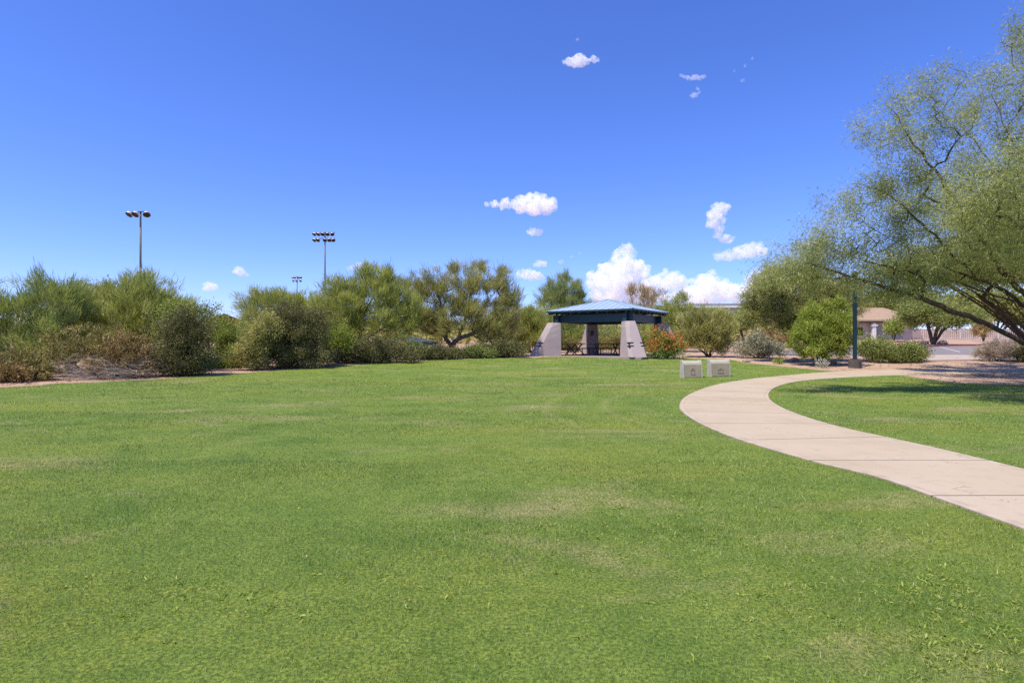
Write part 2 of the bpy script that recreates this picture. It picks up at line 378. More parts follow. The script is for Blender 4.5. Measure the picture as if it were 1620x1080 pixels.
# pair every outer point with the inner one straight across
LI = []
k0 = 0
for i, p in enumerate(LO):
    d = np.linalg.norm(LIraw - p, axis=1); d[:k0] = 9e9; d[k0 + 60:] = 9e9
    k0 = int(np.argmin(d)); LI.append(LIraw[k0])
LI = np.array(LI)
for _ in range(6): LI[1:-1] = (LI[:-2] + 2 * LI[1:-1] + LI[2:]) / 4
def build_path():
    n = len(LO); cen = (LO + LI) / 2
    s = np.concatenate([[0], np.cumsum(np.linalg.norm(np.diff(cen, axis=0), axis=1))])
    bm = bmesh.new(); uvl = bm.loops.layers.uv.new('along'); rows = []
    K = 6
    for i in range(n):
        row = []
        for k in range(K + 1):
            p = LO[i] * (1 - k / K) + LI[i] * k / K
            row.append(bm.verts.new((p[0], p[1], tz(*p) + .020)))
        lo_ = bm.verts.new((LO[i][0], LO[i][1], tz(*LO[i]) - .1)); li_ = bm.verts.new((LI[i][0], LI[i][1], tz(*LI[i]) - .1))
        rows.append([lo_] + row + [li_])
    us = [0] + [k / K for k in range(K + 1)] + [1]
    for i in range(n - 1):
        for k in range(K + 2):
            f = bm.faces.new((rows[i][k], rows[i][k + 1], rows[i + 1][k + 1], rows[i + 1][k]))
            for l, (uu, ss) in zip(f.loops, ((us[k], s[i]), (us[k + 1], s[i]), (us[k + 1], s[i + 1]), (us[k], s[i + 1]))): l[uvl].uv = (uu, ss)
    bmesh.ops.recalc_face_normals(bm, faces=bm.faces[:])
    if sum(f.normal.z * f.calc_area() for f in bm.faces) < 0: bmesh.ops.reverse_faces(bm, faces=bm.faces[:])
    me = bpy.data.meshes.new('path'); bm.to_mesh(me); bm.free(); me.materials.append(MAT_PATH)
    o = link(bpy.data.objects.new('path', me)); o['kind'] = 'structure'
build_path()

rl = np.random.default_rng(5)
edge_left = [(-30, 4), (-22.5, 13.5)] + [G(*p) for p in [(0, 613), (90, 607), (170, 604), (250, 600), (350, 593), (430, 587), (520, 580), (600, 575), (690, 570), (780, 567), (845, 566)]]
edge_far = [(2.2, 33.4), (6.9, 33.0)] + [G(*p) for p in [(1030, 566.5), (1087, 567), (1152, 569), (1176, 574), (1217, 577.5), (1254, 581.5), (1300, 586), (1335, 588.3)]]
edge = smooth_line(edge_left + edge_far, 260)
edge[6:-4] += rl.normal(0, .05, (len(edge) - 10, 2))
cut = [i for i in range(len(LO)) if LO[i][1] < 24.6 or LO[i][0] < 12]
jo = int(np.argmin(np.linalg.norm(LO - edge[-1], axis=1)))
off = lambda A, B, d: A + (A - B) / np.linalg.norm(A - B, axis=1)[:, None] * d
LOg = off(LO, LI, .012); LIg = off(LI, LO, .012)
LAWN1 = [tuple(p) for p in edge] + [tuple(p) for p in LOg[:jo][::-1]] + [(-30, -6)]
jr = int(np.argmin(np.linalg.norm(LI - np.array(G(1425, 594)), axis=1)))
e2 = smooth_line([G(1428, 594.5), G(1462, 599), G(1505, 605.5), G(1560, 608), G(1620, 610), (22, 17.5), (34, 15.5)], 60)
e2[3:] += rl.normal(0, .05, (len(e2) - 3, 2))
LAWN2 = [tuple(p) for p in LIg[:jr]] + [tuple(p) for p in e2] + [(34, -6)]
sheet('lawn', LAWN1, MAT_SOIL, .010, 1.2)
sheet('lawn', LAWN2, MAT_SOIL, .010, 1.2)

asph = [G(1452, 564.5), G(1700, 562), (60, 40), (75, 62)] + [G(1560, 545), G(1455, 547.5)]
sheet('car_park', [(16 + .0, 36.5), (24, 36.0), (60, 36), (80, 40), (80, 64), G(1562, 547), G(1490, 547.2), G(1420, 549), (26, 52)], MAT_ASPH, .012, 4)
apron = [G(1448, 571), G(1540, 570), G(1640, 571.5), (60, 32), (60, 35.9), (25, 35.9), G(1452, 565)]
sheet('pavement', apron, MAT_CONC, .03, 2.5)

# ------------------------------------------------------------------ grass blades and weeds
def build_grass():
    r = np.random.default_rng(11); V = []; T = []
    for y0, y1, dens in ((1.9, 3.2, 8800), (3.2, 4.6, 5400), (4.6, 7, 2900), (7, 12, 950), (12, 21, 270), (21, 34.5, 90)):
        hw = .93 * y1 + 1.3
        n = int(dens * (y1 - y0) * 2 * hw)
        q = np.stack([r.uniform(-hw, hw, n), r.uniform(y0, y1, n)], 1)
        q = q[np.abs(q[:, 0]) < .93 * q[:, 1] + 1.3]
        q = q[inside(q, LAWN1) | inside(q, LAWN2)]
        n = len(q); Y = q[:, 1]
        w = np.maximum(.0034, .00125 * Y) * r.uniform(.7, 1.35, n)
        # taller and shorter growth in patches
        pat = .5 + .5 * np.sin(q[:, 0] * 1.7 + 2.1 * np.sin(q[:, 1] * .9)) * np.sin(q[:, 1] * 1.3 + 1.7 * np.sin(q[:, 0] * .8))
        h = r.uniform(.012, .034, n) * (.75 + .5 * pat) * np.clip(1 + (Y - 10) * .02, 1, 1.35)
        a = r.uniform(0, 2 * np.pi, n); lean = r.uniform(.15, .95, n) * h; a2 = r.uniform(0, 2 * np.pi, n)
        b = np.stack([q[:, 0], q[:, 1], terr(0, Y) + .004], 1)
        s = np.stack([np.cos(a) * w / 2, np.sin(a) * w / 2, np.zeros(n)], 1)
        t = b + np.stack([np.cos(a2) * lean, np.sin(a2) * lean, h], 1)
        V.append(np.stack([b - s, b + s, t], 1).reshape(-1, 3)); T.append(r.uniform(0, 1, n))
    V = np.vstack(V); T = np.concatenate(T)
    o = np_mesh('grass', V, np.arange(len(V)), np.full(len(V) // 3, 3), MAT_BLADE, tint=T)
    tag(o, 'short mown green grass blades covering the lawns', 'grass', kind='stuff')
    print('grass blades', len(T))
build_grass()

def blades(base, d, L, W, r, bend=0.0):
    """rhombic leaf quads: base points, directions, lengths, widths"""
    n = len(base)
    rv = r.normal(size=(n, 3)); s = np.cross(d, rv); s /= np.linalg.norm(s, axis=1)[:, None] + 1e-9
    mid = base + d * (L * .5)[:, None]
    tip = base + d * L[:, None]
    if bend: tip = tip - np.array([0, 0, 1.0]) * (L * bend)[:, None]
    v = np.stack([base, mid - s * (W / 2)[:, None], tip, mid + s * (W / 2)[:, None]], 1).reshape(-1, 3)
    return v
MAT_WEED = leaf_mat('weed_leaf', [(.070, .118, .020), (.115, .165, .034), (.165, .190, .062)], .4, 3)
def build_weeds():
    r = np.random.default_rng(21); B = []; D = []; L = []; W = []
    spots = []
    for (px, py, sx, sy, n) in ((1540, 1035, 90, 45, 75), (1450, 925, 70, 25, 34), (1240, 860, 110, 30, 26), (1010, 800, 120, 40, 60), (960, 845, 100, 30, 30),
                                (280, 945, 70, 25, 22), (420, 965, 50, 25, 9), (150, 960, 90, 60, 10), (1330, 960, 120, 60, 24), (1180, 940, 60, 40, 10), (880, 760, 130, 30, 24), (700, 950, 200, 60, 16),
                                (560, 860, 90, 60, 10), (1150, 740, 60, 20, 12)):
        for _ in range(int(n * 2.4)):
            y = py + r.normal() * sy
            if y < 600 or y > 1078: continue
            spots.append(G(px + r.normal() * sx, y))
    for x, y in spots:
        if not (inside(np.array([[x, y]]), LAWN1)[0]): continue
        k = r.integers(5, 13); sc = r.uniform(.5, 1.15)
        a = r.uniform(0, 2 * np.pi, k); el = r.uniform(.05, 1.1, k)
        d = np.stack([np.cos(a) * np.cos(el), np.sin(a) * np.cos(el), np.sin(el)], 1)
        B.append(np.tile([x, y, tz(x, y) + .010], (k, 1)) + r.normal(0, .012, (k, 3)) * [1, 1, 0]); D.append(d)
        L.append(r.uniform(.018, .056, k) * sc); W.append(r.uniform(.005, .011, k) * sc)
    B, D, L, W = map(np.concatenate, (B, D, L, W))
    v = blades(B, D, L, W, r, .25)
    o = np_mesh('weeds', v, np.arange(len(v)), np.full(len(v) // 4, 4), MAT_WEED, tint=r.uniform(0, 1, len(L)))
    tag(o, 'pale broad leaved weeds scattered through the near lawn', 'weeds', kind='stuff')
build_weeds()

# ------------------------------------------------------------------ plants
def tube_mesh(chains, sides):
    V = []; Lp = []; S = []; off_ = 0
    for pts, rad in chains:
        n = len(pts)
        if n < 2: continue
        t = np.gradient(pts, axis=0); t /= np.linalg.norm(t, axis=1)[:, None] + 1e-9
        ref = np.array([.31, .17, .93]) if abs(t[0, 2]) < .9 else np.array([1, .1, 0.])
        u = np.cross(t, ref); u /= np.linalg.norm(u, axis=1)[:, None] + 1e-9
        w = np.cross(t, u); k = sides if rad[0] > .02 else 3
        a = np.arange(k) * 2 * np.pi / k
        ring = pts[:, None, :] + rad[:, None, None] * (np.cos(a)[None, :, None] * u[:, None, :] + np.sin(a)[None, :, None] * w[:, None, :])
        V.append(ring.reshape(-1, 3))
        i = (np.arange(n - 1)[:, None] * k + np.arange(k)[None, :]); j = (np.arange(n - 1)[:, None] * k + (np.arange(k)[None, :] + 1) % k)
        f = np.stack([i, j, j + k, i + k], -1).reshape(-1, 4) + off_
        Lp.append(f.ravel()); S.append(np.full(len(f), 4))
        Lp.append(np.arange(k)[::-1] + off_ + (n - 1) * k); S.append([k])
        off_ += n * k
    return np.vstack(V), np.concatenate(Lp), np.concatenate(S)

class Skel:
    def __init__(s): s.p = []; s.par = []; s.chains = []
    def add_chain(s, start, pts):
        ids = [start] if start is not None else []
        for q in pts:
            s.p.append(q); s.par.append(ids[-1] if ids else -1); ids.append(len(s.p) - 1)
        s.chains.append(ids); return ids
def grow(limbs, targets, r, curl=.15, up=.0, seglen=.3, trunk_r=.12, twig_r=.004, reach=1.0, power=.5):
    """limbs: polylines sharing their first point. Every target is tied to the nearest wood already grown."""
    sk = Skel(); first = None
    for li, l in enumerate(limbs):
        l = np.asarray(l, float); d = np.concatenate([[0], np.cumsum(np.linalg.norm(np.diff(l, axis=0), axis=1))])
        m = max(3, int(d[-1] / seglen) + 1)
        # smooth 3D resample
        e = np.vstack([2 * l[0] - l[1], l, 2 * l[-1] - l[-2]]); o = []
        for i in range(1, len(e) - 2):
            t = np.linspace(0, 1, 8, endpoint=False)[:, None]; a, b, c, dd = e[i - 1], e[i], e[i + 1], e[i + 2]
            o.append(.5 * ((2 * b) + (-a + c) * t + (2 * a - 5 * b + 4 * c - dd) * t ** 2 + (-a + 3 * b - 3 * c + dd) * t ** 3))
        o = np.vstack(o + [l[-1:]]); d = np.concatenate([[0], np.cumsum(np.linalg.norm(np.diff(o, axis=0), axis=1))])
        u = np.linspace(0, d[-1], m); q = np.stack([np.interp(u, d, o[:, k]) for k in range(3)], 1)
        q[1:-1] += r.normal(0, .01 + .05 * trunk_r, (m - 2, 3))
        if sk.p:
            A = np.array(sk.p); k = int(np.argmin(np.linalg.norm(A - q[0], axis=1))); sk.add_chain(k, list(q[1:]))
        else: sk.add_chain(None, list(q))
    base = np.array(sk.p[0]); n0 = len(sk.p)
    targets = targets[np.argsort(np.linalg.norm(targets - base, axis=1))]
    cap = n0 + len(targets) * 12; A = np.zeros((cap, 3)); A[:n0] = np.array(sk.p); cnt = n0
    tw = []
    for t in targets:
        dv = A[:cnt] - t; dist = np.sqrt((dv ** 2).sum(1))
        k = int(np.argmin(dist)); s = A[k]; Ln = dist[k]
        if Ln < .05: continue
        m = int(np.clip(Ln / seglen, 2, 7)); u = np.linspace(0, 1, m + 1)[1:, None]
        c = (s + t) / 2 + r.normal(0, curl * Ln, 3) + np.array([0, 0, -up * Ln])
        q = (1 - u) ** 2 * s + 2 * u * (1 - u) * c + u ** 2 * t
        ids = sk.add_chain(k, list(q)); A[cnt:cnt + m] = q; cnt += m; tw.append(ids)
    par = np.array(sk.par); tips = np.zeros(len(par)); np.add.at(tips, [c[-1] for c in sk.chains], 1)
    for i in range(len(par) - 1, 0, -1):
        if par[i] >= 0: tips[par[i]] += tips[i]
    rad = np.maximum(twig_r, trunk_r * (tips / tips[0]) ** power)
    Pn = np.array(sk.p); ch = []
    for ids in sk.chains:
        rr = rad[ids].copy()
        if par[ids[0]] >= 0 or ids[0] == 0:
            rr[0] = min(rr[0], rr[1] * 1.25) if len(ids) > 1 else rr[0]
        rr[-1] *= .6
        ch.append((Pn[ids], rr))
    return ch, [Pn[i] for i in tw], ch[0]
def sample_clumps(clumps, n, r, shell=.45):
    vol = np.array([c[3] * c[4] * c[5] for c in clumps]) ** .75; k = r.choice(len(clumps), n, p=vol / vol.sum())
    d = r.normal(size=(n, 3)); d /= np.linalg.norm(d, axis=1)[:, None]
    rad = r.uniform(0, 1, n) ** shell * np.where(r.uniform(0, 1, n) < .14, 1.22, 1.0)      # some twigs stray beyond the crown
    C = np.array(clumps); return C[k, :3] + d * rad[:, None] * C[k, 3:6]

def plant(name, label, cat, x, y, clumps, leaf, bark, limbs=None, nt=260, per=40, L=(.12, .3), W=(.02, .04), spread=.16,
          dirw=(.6, .4, .6), trunk_r=.1, curl=.15, up=.0, seed=1, group=None, stems=5, bend=0.0, trunkname='trunk', crownname='crown',
          shell=.45, sides=6, twig_r=.005, start=.3, stem_h=.5, zmin=.03, flowers=None, reach=1.0, seglen=.3, power=.5, even=False):
    r = np.random.default_rng(seed)
    z = tz(x, y); root = thing(name, label, cat, (x, y, z), 0, group)
    C = np.array(clumps, float)
    if limbs is None:
        limbs = []
        for i in range(stems):
            c = C[r.integers(len(C))]; a = r.uniform(0, 2 * np.pi)
            tgt = c[:3] + np.array([math.cos(a) * c[3] * .45, math.sin(a) * c[4] * .45, r.uniform(-.3, .3) * c[5]])
            tgt[2] = max(.25, tgt[2]); b0 = np.array([math.cos(a) * .05, math.sin(a) * .05, -.08])
            mid = np.array([tgt[0] * .38, tgt[1] * .38, tgt[2] * stem_h]); limbs.append([b0 if i else [0, 0, -.08], mid, tgt])
    tg = sample_clumps(clumps, nt, r, shell); tg = tg[tg[:, 2] > zmin]
    ch, tw, _ = grow(limbs, tg, r, curl, up, trunk_r=trunk_r, twig_r=twig_r, seglen=seglen, power=power)
    v, l, s = tube_mesh(ch, sides); np_mesh(trunkname, v, l, s, bark, root, smooth=True)
    cen = C[:, :3].mean(0)
    B = []; D = []; Tt = []
    for q in tw:
        m = int(per * r.choice([.15, .5, .9, 1.3, 1.9] if not even else [.5, .8, 1.0, 1.3])); u = r.uniform(start, 1.0, m) * (len(q) - 1); i = np.minimum(u.astype(int), len(q) - 2); f = (u - i)[:, None]
        p = q[i] * (1 - f) + q[i + 1] * f; td = q[-1] - q[0]; td /= np.linalg.norm(td) + 1e-9
        rv = r.normal(size=(m, 3))
        o = p[:, :] - cen * [1, 1, .6]; o /= np.linalg.norm(o, axis=1)[:, None] + 1e-9
        d = td * dirw[0] + np.array([0, 0, 1.0]) * dirw[1] + rv * dirw[2] + o * .35
        d /= np.linalg.norm(d, axis=1)[:, None] + 1e-9
        B.append(p + r.normal(0, spread, (m, 3))); D.append(d); Tt.append(np.clip(r.normal(r.uniform(.3, .7), .22, m), 0, 1))
    B, D, Tt = map(np.concatenate, (B, D, Tt)); n = len(B)
    k = B[:, 2] > zmin * .5; B, D, Tt = B[k], D[k], Tt[k]; n = len(B)
    v = blades(B, D, r.uniform(*L, n), r.uniform(*W, n), r, bend)
    np_mesh(crownname, v, np.arange(len(v)), np.full(n, 4), leaf, root, tint=Tt)
    if flowers:
        fm, nf, fs = flowers
        tips = np.array([q[-1] for q in tw]); tips = tips[tips[:, 2] > np.quantile(tips[:, 2], .18)]
        tips = tips[r.permutation(len(tips))[:nf]]
        kk = 16; Bf = np.repeat(tips, kk, 0) + r.normal(0, fs, (len(tips) * kk, 3)); Bf[:, 2] += .06
        Df = r.normal(size=Bf.shape) + [0, 0, .6]; Df /= np.linalg.norm(Df, axis=1)[:, None]
        v = blades(Bf, Df, r.uniform(.05, .10, len(Bf)), r.uniform(.04, .07, len(Bf)), r)
        np_mesh('flowers', v, np.arange(len(v)), np.full(len(Bf), 4), fm, root, tint=r.uniform(0, 1, len(Bf)))
    STAT.append((name, n)); return root
STAT = []
def pc(x, y, specs):
    """clumps given as (photo px, photo py, half width px, half height px [, depth offset m, depth radius factor]) for a plant rooted at (x, y)"""
    z = tz(x, y); o = []
    for sp in specs:
        px, py, hw, hh = sp[:4]; dy = sp[4] if len(sp) > 4 else 0; k = sp[5] if len(sp) > 5 else 1.0
        Y = y + dy; w = P(px, py, Y); o.append((w.x - x, dy, w.z - z, hw / F * Y, max(hw, hh) / F * Y * k * .9, hh / F * Y))
    return o

PV = leaf_mat('palo_verde_twigs', [(.075, .100, .028), (.140, .172, .052), (.205, .235, .095)], .4)
PV2 = leaf_mat('palo_verde_olive', [(.080, .095, .034), (.145, .160, .062), (.205, .210, .100)], .4)
PVG = leaf_mat('blue_palo_verde', [(.060, .090, .032), (.115, .155, .058), (.165, .205, .092)], .4)
MESQ = leaf_mat('mesquite_leaf', [(.068, .092, .040), (.134, .166, .077), (.208, .238, .120)], .5)
MESL = leaf_mat('mesquite_leaf_olive', [(.072, .090, .036), (.138, .160, .068), (.21, .23, .115)], .5)
MESG = leaf_mat('mesquite_leaf_far', [(.055, .078, .024), (.100, .130, .042), (.155, .180, .070)], .4)
DKSH = leaf_mat('dark_shrub_leaf', [(.026, .031, .013), (.055, .062, .025), (.108, .110, .052)], .2)
LTSH = leaf_mat('light_shrub_leaf', [(.055, .085, .022), (.105, .145, .038), (.16, .20, .06)], .3)
CREO = leaf_mat('creosote_leaf', [(.060, .066, .022), (.105, .105, .036), (.150, .130, .058)], .25)
CRDR = leaf_mat('dry_creosote_leaf', [(.070, .062, .026), (.115, .092, .042), (.160, .115, .062)], .2)
SAGE = leaf_mat('grey_sage_leaf', [(.075, .088, .066), (.125, .14, .112), (.185, .195, .165)], .25)
BRGT = leaf_mat('bright_green_leaf', [(.048, .080, .014), (.105, .150, .028), (.175, .215, .055)], .35)
HEDG = leaf_mat('hedge_leaf', [(.038, .060, .018), (.072, .100, .030), (.125, .150, .055)], .25)
DRYG = leaf_mat('dry_grey_twigs', [(.09, .085, .075), (.155, .145, .13), (.215, .20, .18)], .15)
ORNG = leaf_mat('dry_orange_leaf', [(.095, .085, .036), (.155, .130, .062), (.21, .175, .095)], .3)
RBPL = leaf_mat('bird_of_paradise_leaf', [(.040, .085, .018), (.075, .14, .03), (.12, .19, .05)], .3)
RBPF = leaf_mat('red_flower', [(.24, .028, .016), (.32, .07, .028), (.34, .12, .045)], .3, 4)
AGAV = leaf_mat('grey_blue_leaf', [(.12, .135, .13), (.17, .19, .18), (.22, .24, .23)], .15)

PVS = dict(L=(.18, .55), W=(.013, .026), dirw=(.8, .75, .38), spread=.13, curl=.14, up=.12, per=60, shell=.6)
def fine(d, **k): return {**d, **k}
SHS = dict(L=(.05, .12), W=(.024, .048), dirw=(.5, .3, .85), spread=.14, per=80, shell=.6, stems=7, trunkname='stems', crownname='foliage')
CRS = dict(L=(.06, .16), W=(.022, .045), dirw=(.9, .5, .6), spread=.07, per=30, stems=9, trunkname='stems', crownname='foliage', stem_h=.42)

def at(px, Y): return ((px - CX) / F * Y, Y)

def bush(label, px, Y, specs, leaf, bark=BARK_MD, style=SHS, name='desert_shrub', cat='shrub', seed=1, nt=240, **kw):
    x, y = at(px, Y); st = dict(style); st.update(kw)
    return plant(name, label, cat, x, y, pc(x, y, specs), leaf, bark, seed=seed, nt=nt, **st)
def tree(label, px, Y, specs, leaf, bark=BARK_PV, style=PVS, name='palo_verde_tree', cat='tree', seed=1, nt=420, **kw):
    return bush(label, px, Y, specs, leaf, bark, style, name, cat, seed, nt, **kw)
# --- the great mesquite leaning in from the right
def big_mesquite():
    Y = 16.0; bx, by = 17.3, 16.4; z = tz(bx, by)
    def R(px, py, dy=0):
        w = P(px, py, Y + dy); return [w.x - bx, w.y - by, w.z - z]
    t0 = [0, 0, -.1]
    fork = R(1712, 580)
    limbs = [
        [t0, [-.35, -.1, .35], fork, R(1640, 552), R(1560, 512), R(1495, 487), R(1440, 466), R(1400, 455), R(1365, 444), R(1320, 430, -.3), R(1275, 415, -.5)],
        [fork, R(1680, 535, .3), R(1640, 497, .4), R(1590, 462, .5), R(1545, 440, .6), R(1500, 425, .7), R(1450, 400, .8), R(1400, 372, .9), R(1340, 345, 1.0)],
        [R(1680, 535, .3), R(1650, 500, .9), R(1600, 475, 1.1), R(1560, 462, 1.3), R(1510, 445, 1.6), R(1450, 430, 2.0)],
        [R(1640, 497, .4), R(1625, 470, 0), R(1590, 432, -.5), R(1560, 390, -.8), R(1520, 330, -.9), R(1480, 270, -1.1), R(1440, 215, -1.2), R(1410, 170, -1.3)],
        [fork, R(1700, 520, -.4), R(1690, 450, -.6), R(1670, 370, -.8), R(1630, 280, -.6), R(1590, 200, -.4), R(1570, 150, -.2)],
        [R(1690, 450, -.6), R(1720, 360, -.2), R(1710, 260, .2), R(1680, 160, .4), R(1640, 80, .5)],
        [fork, R(1745, 530, .4), R(1790, 450, .9), R(1840, 350, 1.2), R(1860, 250, 1.4)],
        [R(1590, 432, -.5), R(1610, 350, .3), R(1580, 280, .9), R(1540, 220, 1.3), R(1500, 170, 1.5)],
        [R(1545, 440, .6), R(1500, 395, 0), R(1450, 345, -.4), R(1400, 305, -.7), R(1350, 290, -.9)],
    ]
    cl = []
    def c(px, py, rp, dy=0, ry=1.1, rz=None): w = R(px, py, dy); cl.append((*w, rp / F * Y, rp / F * Y * ry, (rz or rp * .8) / F * Y))
    for a in ((1262, 408, 44, -.4), (1228, 430, 30, -.6), (1300, 372, 52, -.5), (1345, 330, 52, -.6), (1300, 425, 50, -.2), (1362, 400, 70, .1), (1418, 350, 72, 0),
              (1440, 420, 62, -.3), (1395, 300, 50, -.8), (1450, 280, 66, -.8), (1400, 215, 44, -1.2), (1430, 165, 46, -1.3), (1480, 140, 44, -1.2), (1490, 205, 62, -.9),
              (1540, 165, 46, .6), (1545, 270, 76, .2), (1520, 360, 72, .6), (1590, 330, 74, .3), (1590, 215, 62, .2), (1600, 130, 50, .1), (1630, 75, 42, .4), (1585, 400, 56, -.7),
              (1660, 150, 74, .3), (1680, 260, 92, 0), (1660, 360, 84, .4), (1750, 330, 100, .8), (1750, 200, 100, .6), (1840, 280, 110, 1.2), (1840, 400, 90, .9),
              (1480, 400, 60, 1.6), (1400, 425, 45, 1.8), (1540, 420, 45, 1.9), (1650, 300, 90, 2.4), (1560, 330, 80, 2.4), (1470, 330, 70, 2.2),
              (1640, 330, 90, -2.2), (1700, 420, 110, 4.0), (1620, 400, 80, 4.4), (1560, 400, 70, 4.8), (1680, 380, 110, 6.5), (1800, 380, 120, 4.0), (1480, 405, 55, 5.2), (1545, 390, 75, 6.4), (1430, 415, 45, 6.2), (1610, 350, 90, 7.2), (1500, 440, 40, 2.5), (1450, 440, 40, 1.0), (1385, 440, 36, .6), (1640, 60, 50, 1.2), (1615, 45, 34, 0), (1560, 120, 36, -.3), (1560, 350, 60, -1.9), (1700, 400, 80, -2.0), (1345, 450, 30, -.3), (1352, 464, 30, .3), (1255, 412, 40, .5), (1228, 425, 30, .1), (1300, 385, 44, .6), (1290, 430, 40, .7), (1210, 440, 22, -.1), (1375, 200, 26, -1.2), (1400, 466, 24, .2), (1590, 290, 62, -3.6), (1540, 335, 52, -2.7), (1640, 300, 80, -3.8), (1620, 360, 60, -3.0), (1420, 452, 40, .4), (1250, 445, 26, -.4), (1490, 445, 32, .8)):
        c(*a)
    plant('mesquite_tree', 'large leaning mesquite tree with feathery grey green crown filling the right edge', 'tree', bx, by, cl, MESQ, BARK_DK, limbs,
          nt=3900, per=84, even=True, L=(.06, .16), W=(.010, .021), spread=.15, dirw=(.5, -.25, .7), trunk_r=.26, curl=.13, up=-.06, seed=42, bend=.25, shell=.55, sides=10,
          twig_r=.004, start=.15, seglen=.28, power=.56)
big_mesquite()

bush('second mesquite tree standing behind the large leaning one, its crown shading the path', 1668, 23.2,
     [(1500, 415, 60, 34), (1560, 400, 70, 40), (1440, 420, 46, 28, .6), (1620, 400, 80, 46), (1690, 400, 90, 50), (1780, 410, 90, 50), (1560, 425, 60, 26, 2.6), (1640, 420, 80, 34, 3.0), (1480, 430, 50, 22, 2.2), (1730, 420, 90, 40, 3.2), (1540, 425, 60, 28, -2.2), (1640, 410, 70, 34, -2.2)],
     MESG, BARK_DK, dict(L=(.08, .18), W=(.024, .044), dirw=(.5, -.1, .9), spread=.14, curl=.14, up=-.04, per=95, bend=.25, shell=.6, stems=7, stem_h=.5), 'mesquite_tree', 'tree', seed=80, nt=1500, trunk_r=.24, power=.55)
# --- left belt of desert trees and shrubs, left to right
GT = 'desert trees along the left edge of the lawn'; GS = 'desert shrubs along the left edge of the lawn'

tree('grey green palo verde at the far left edge of the picture', 60, 24.0, [(10, 490, 60, 42), (75, 475, 55, 40), (45, 530, 70, 50), (110, 480, 42, 38), (95, 530, 50, 45), (-50, 520, 70, 60), (-20, 570, 60, 40, -.5)],
     PVG, seed=3, nt=620, group=GT, trunk_r=.14)
tree('tall wispy palo verde straight below the three lamp floodlight', 225, 25.5, [(215, 468, 34, 34), (200, 490, 60, 40), (255, 475, 34, 30), (160, 490, 46, 36), (245, 510, 60, 45), (170, 530, 60, 40), (285, 495, 32, 26), (222, 445, 20, 20)],
     PV, seed=4, nt=680, group=GT, trunk_r=.13)
tree('darker tree crown poking up between two palo verdes at far left', 150, 31, [(160, 460, 44, 22), (130, 480, 50, 30), (190, 480, 50, 30), (150, 530, 70, 50)], MESG, seed=5, nt=380, group=GT, dirw=(.5, .1, .9), L=(.1, .22), W=(.03, .05), per=42)
bush('brown green creosote bush behind the dead brush pile', 150, 22.3, [(110, 555, 55, 36), (160, 545, 60, 38), (80, 575, 40, 26), (205, 560, 42, 40)], CREO, BARK_MD, CRS, 'creosote_bush', seed=6, nt=430, group=GS)
bush('rusty brown creosote bush between the brush pile and a dark round shrub', 205, 21.8, [(200, 560, 42, 34), (222, 578, 26, 22), (180, 575, 40, 26)], CRDR, BARK_MD, CRS, 'creosote_bush', seed=7, nt=330, per=30, group=GS)
bush('low rusty bush in the bottom left corner of the hedge line', 12, 19.9, [(10, 592, 26, 18), (-30, 585, 40, 26), (30, 590, 22, 16)], CRDR, BARK_MD, CRS, 'creosote_bush', seed=8, nt=240, group=GS)
bush('yellow green low bush beside the left end of the brush pile', 45, 20.6, [(45, 583, 34, 20), (25, 575, 36, 26), (70, 590, 20, 12)], CREO, BARK_MD, CRS, 'creosote_bush', seed=9, nt=240, group=GS)
bush('dark round shrub right of the dead brush pile', 285, 22.7, [(285, 550, 46, 40), (300, 520, 36, 32), (258, 570, 26, 20), (315, 560, 24, 30), (285, 578, 44, 16)], DKSH, seed=10, nt=560, per=125, L=(.04, .095), W=(.018, .036), group=GS)
bush('open twiggy grey shrub above the dark round shrub', 300, 24.5, [(270, 500, 34, 26), (310, 495, 30, 22), (330, 488, 16, 10), (345, 486, 9, 6)], LTSH, BARK_GY, SHS, seed=11, nt=200, per=26, group=GS, stem_h=.7)
bush('light green shrub in the gap under the brown gable roof', 362, 29.0, [(365, 535, 30, 34), (350, 560, 24, 24), (385, 550, 24, 34), (345, 520, 22, 22)], LTSH, seed=12, nt=330, group=GS)
bush('low light green shrub at the lawn edge below the gap', 355, 26.6, [(352, 575, 22, 13), (372, 572, 16, 14), (385, 560, 16, 22)], LTSH, seed=13, nt=170, group=GS)
bush('olive shrub leaning on the left of the biggest dark shrub', 408, 25.4, [(405, 545, 26, 36), (395, 565, 24, 20), (425, 520, 24, 26)], PV2, BARK_MD, SHS, seed=14, nt=300, group=GS)
bush('biggest dark dome shaped shrub in the left hedge line', 462, 26.6, [(465, 535, 52, 42), (440, 510, 36, 30), (490, 520, 34, 34), (480, 562, 54, 22), (425, 560, 34, 24), (465, 495, 34, 16)], DKSH, seed=15, nt=900, per=125, L=(.04, .095), W=(.018, .036), group=GS)
tree('yellow green palo verde showing over the biggest dark shrub', 430, 33.0, [(425, 478, 42, 18), (400, 495, 30, 20), (465, 485, 40, 24), (500, 490, 36, 22), (440, 510, 60, 28)], PV, seed=16, nt=520, group=GT)
tree('large palo verde beside the ten lamp floodlight pole', 545, 31.5, [(585, 452, 40, 30), (545, 465, 36, 28), (615, 470, 34, 36), (560, 500, 60, 36), (520, 490, 30, 26), (620, 510, 36, 38), (540, 535, 40, 26), (590, 430, 18, 12), (610, 440, 12, 16), (650, 490, 20, 34)],
     PV, seed=17, nt=820, group=GT, trunk_r=.15)
bush('yellow leaved shrub between the dark dome shrub and the large palo verde', 535, 28.3, [(535, 530, 24, 26), (520, 550, 20, 20), (550, 545, 20, 22)], BRGT, seed=18, nt=190, per=30, group=GS)
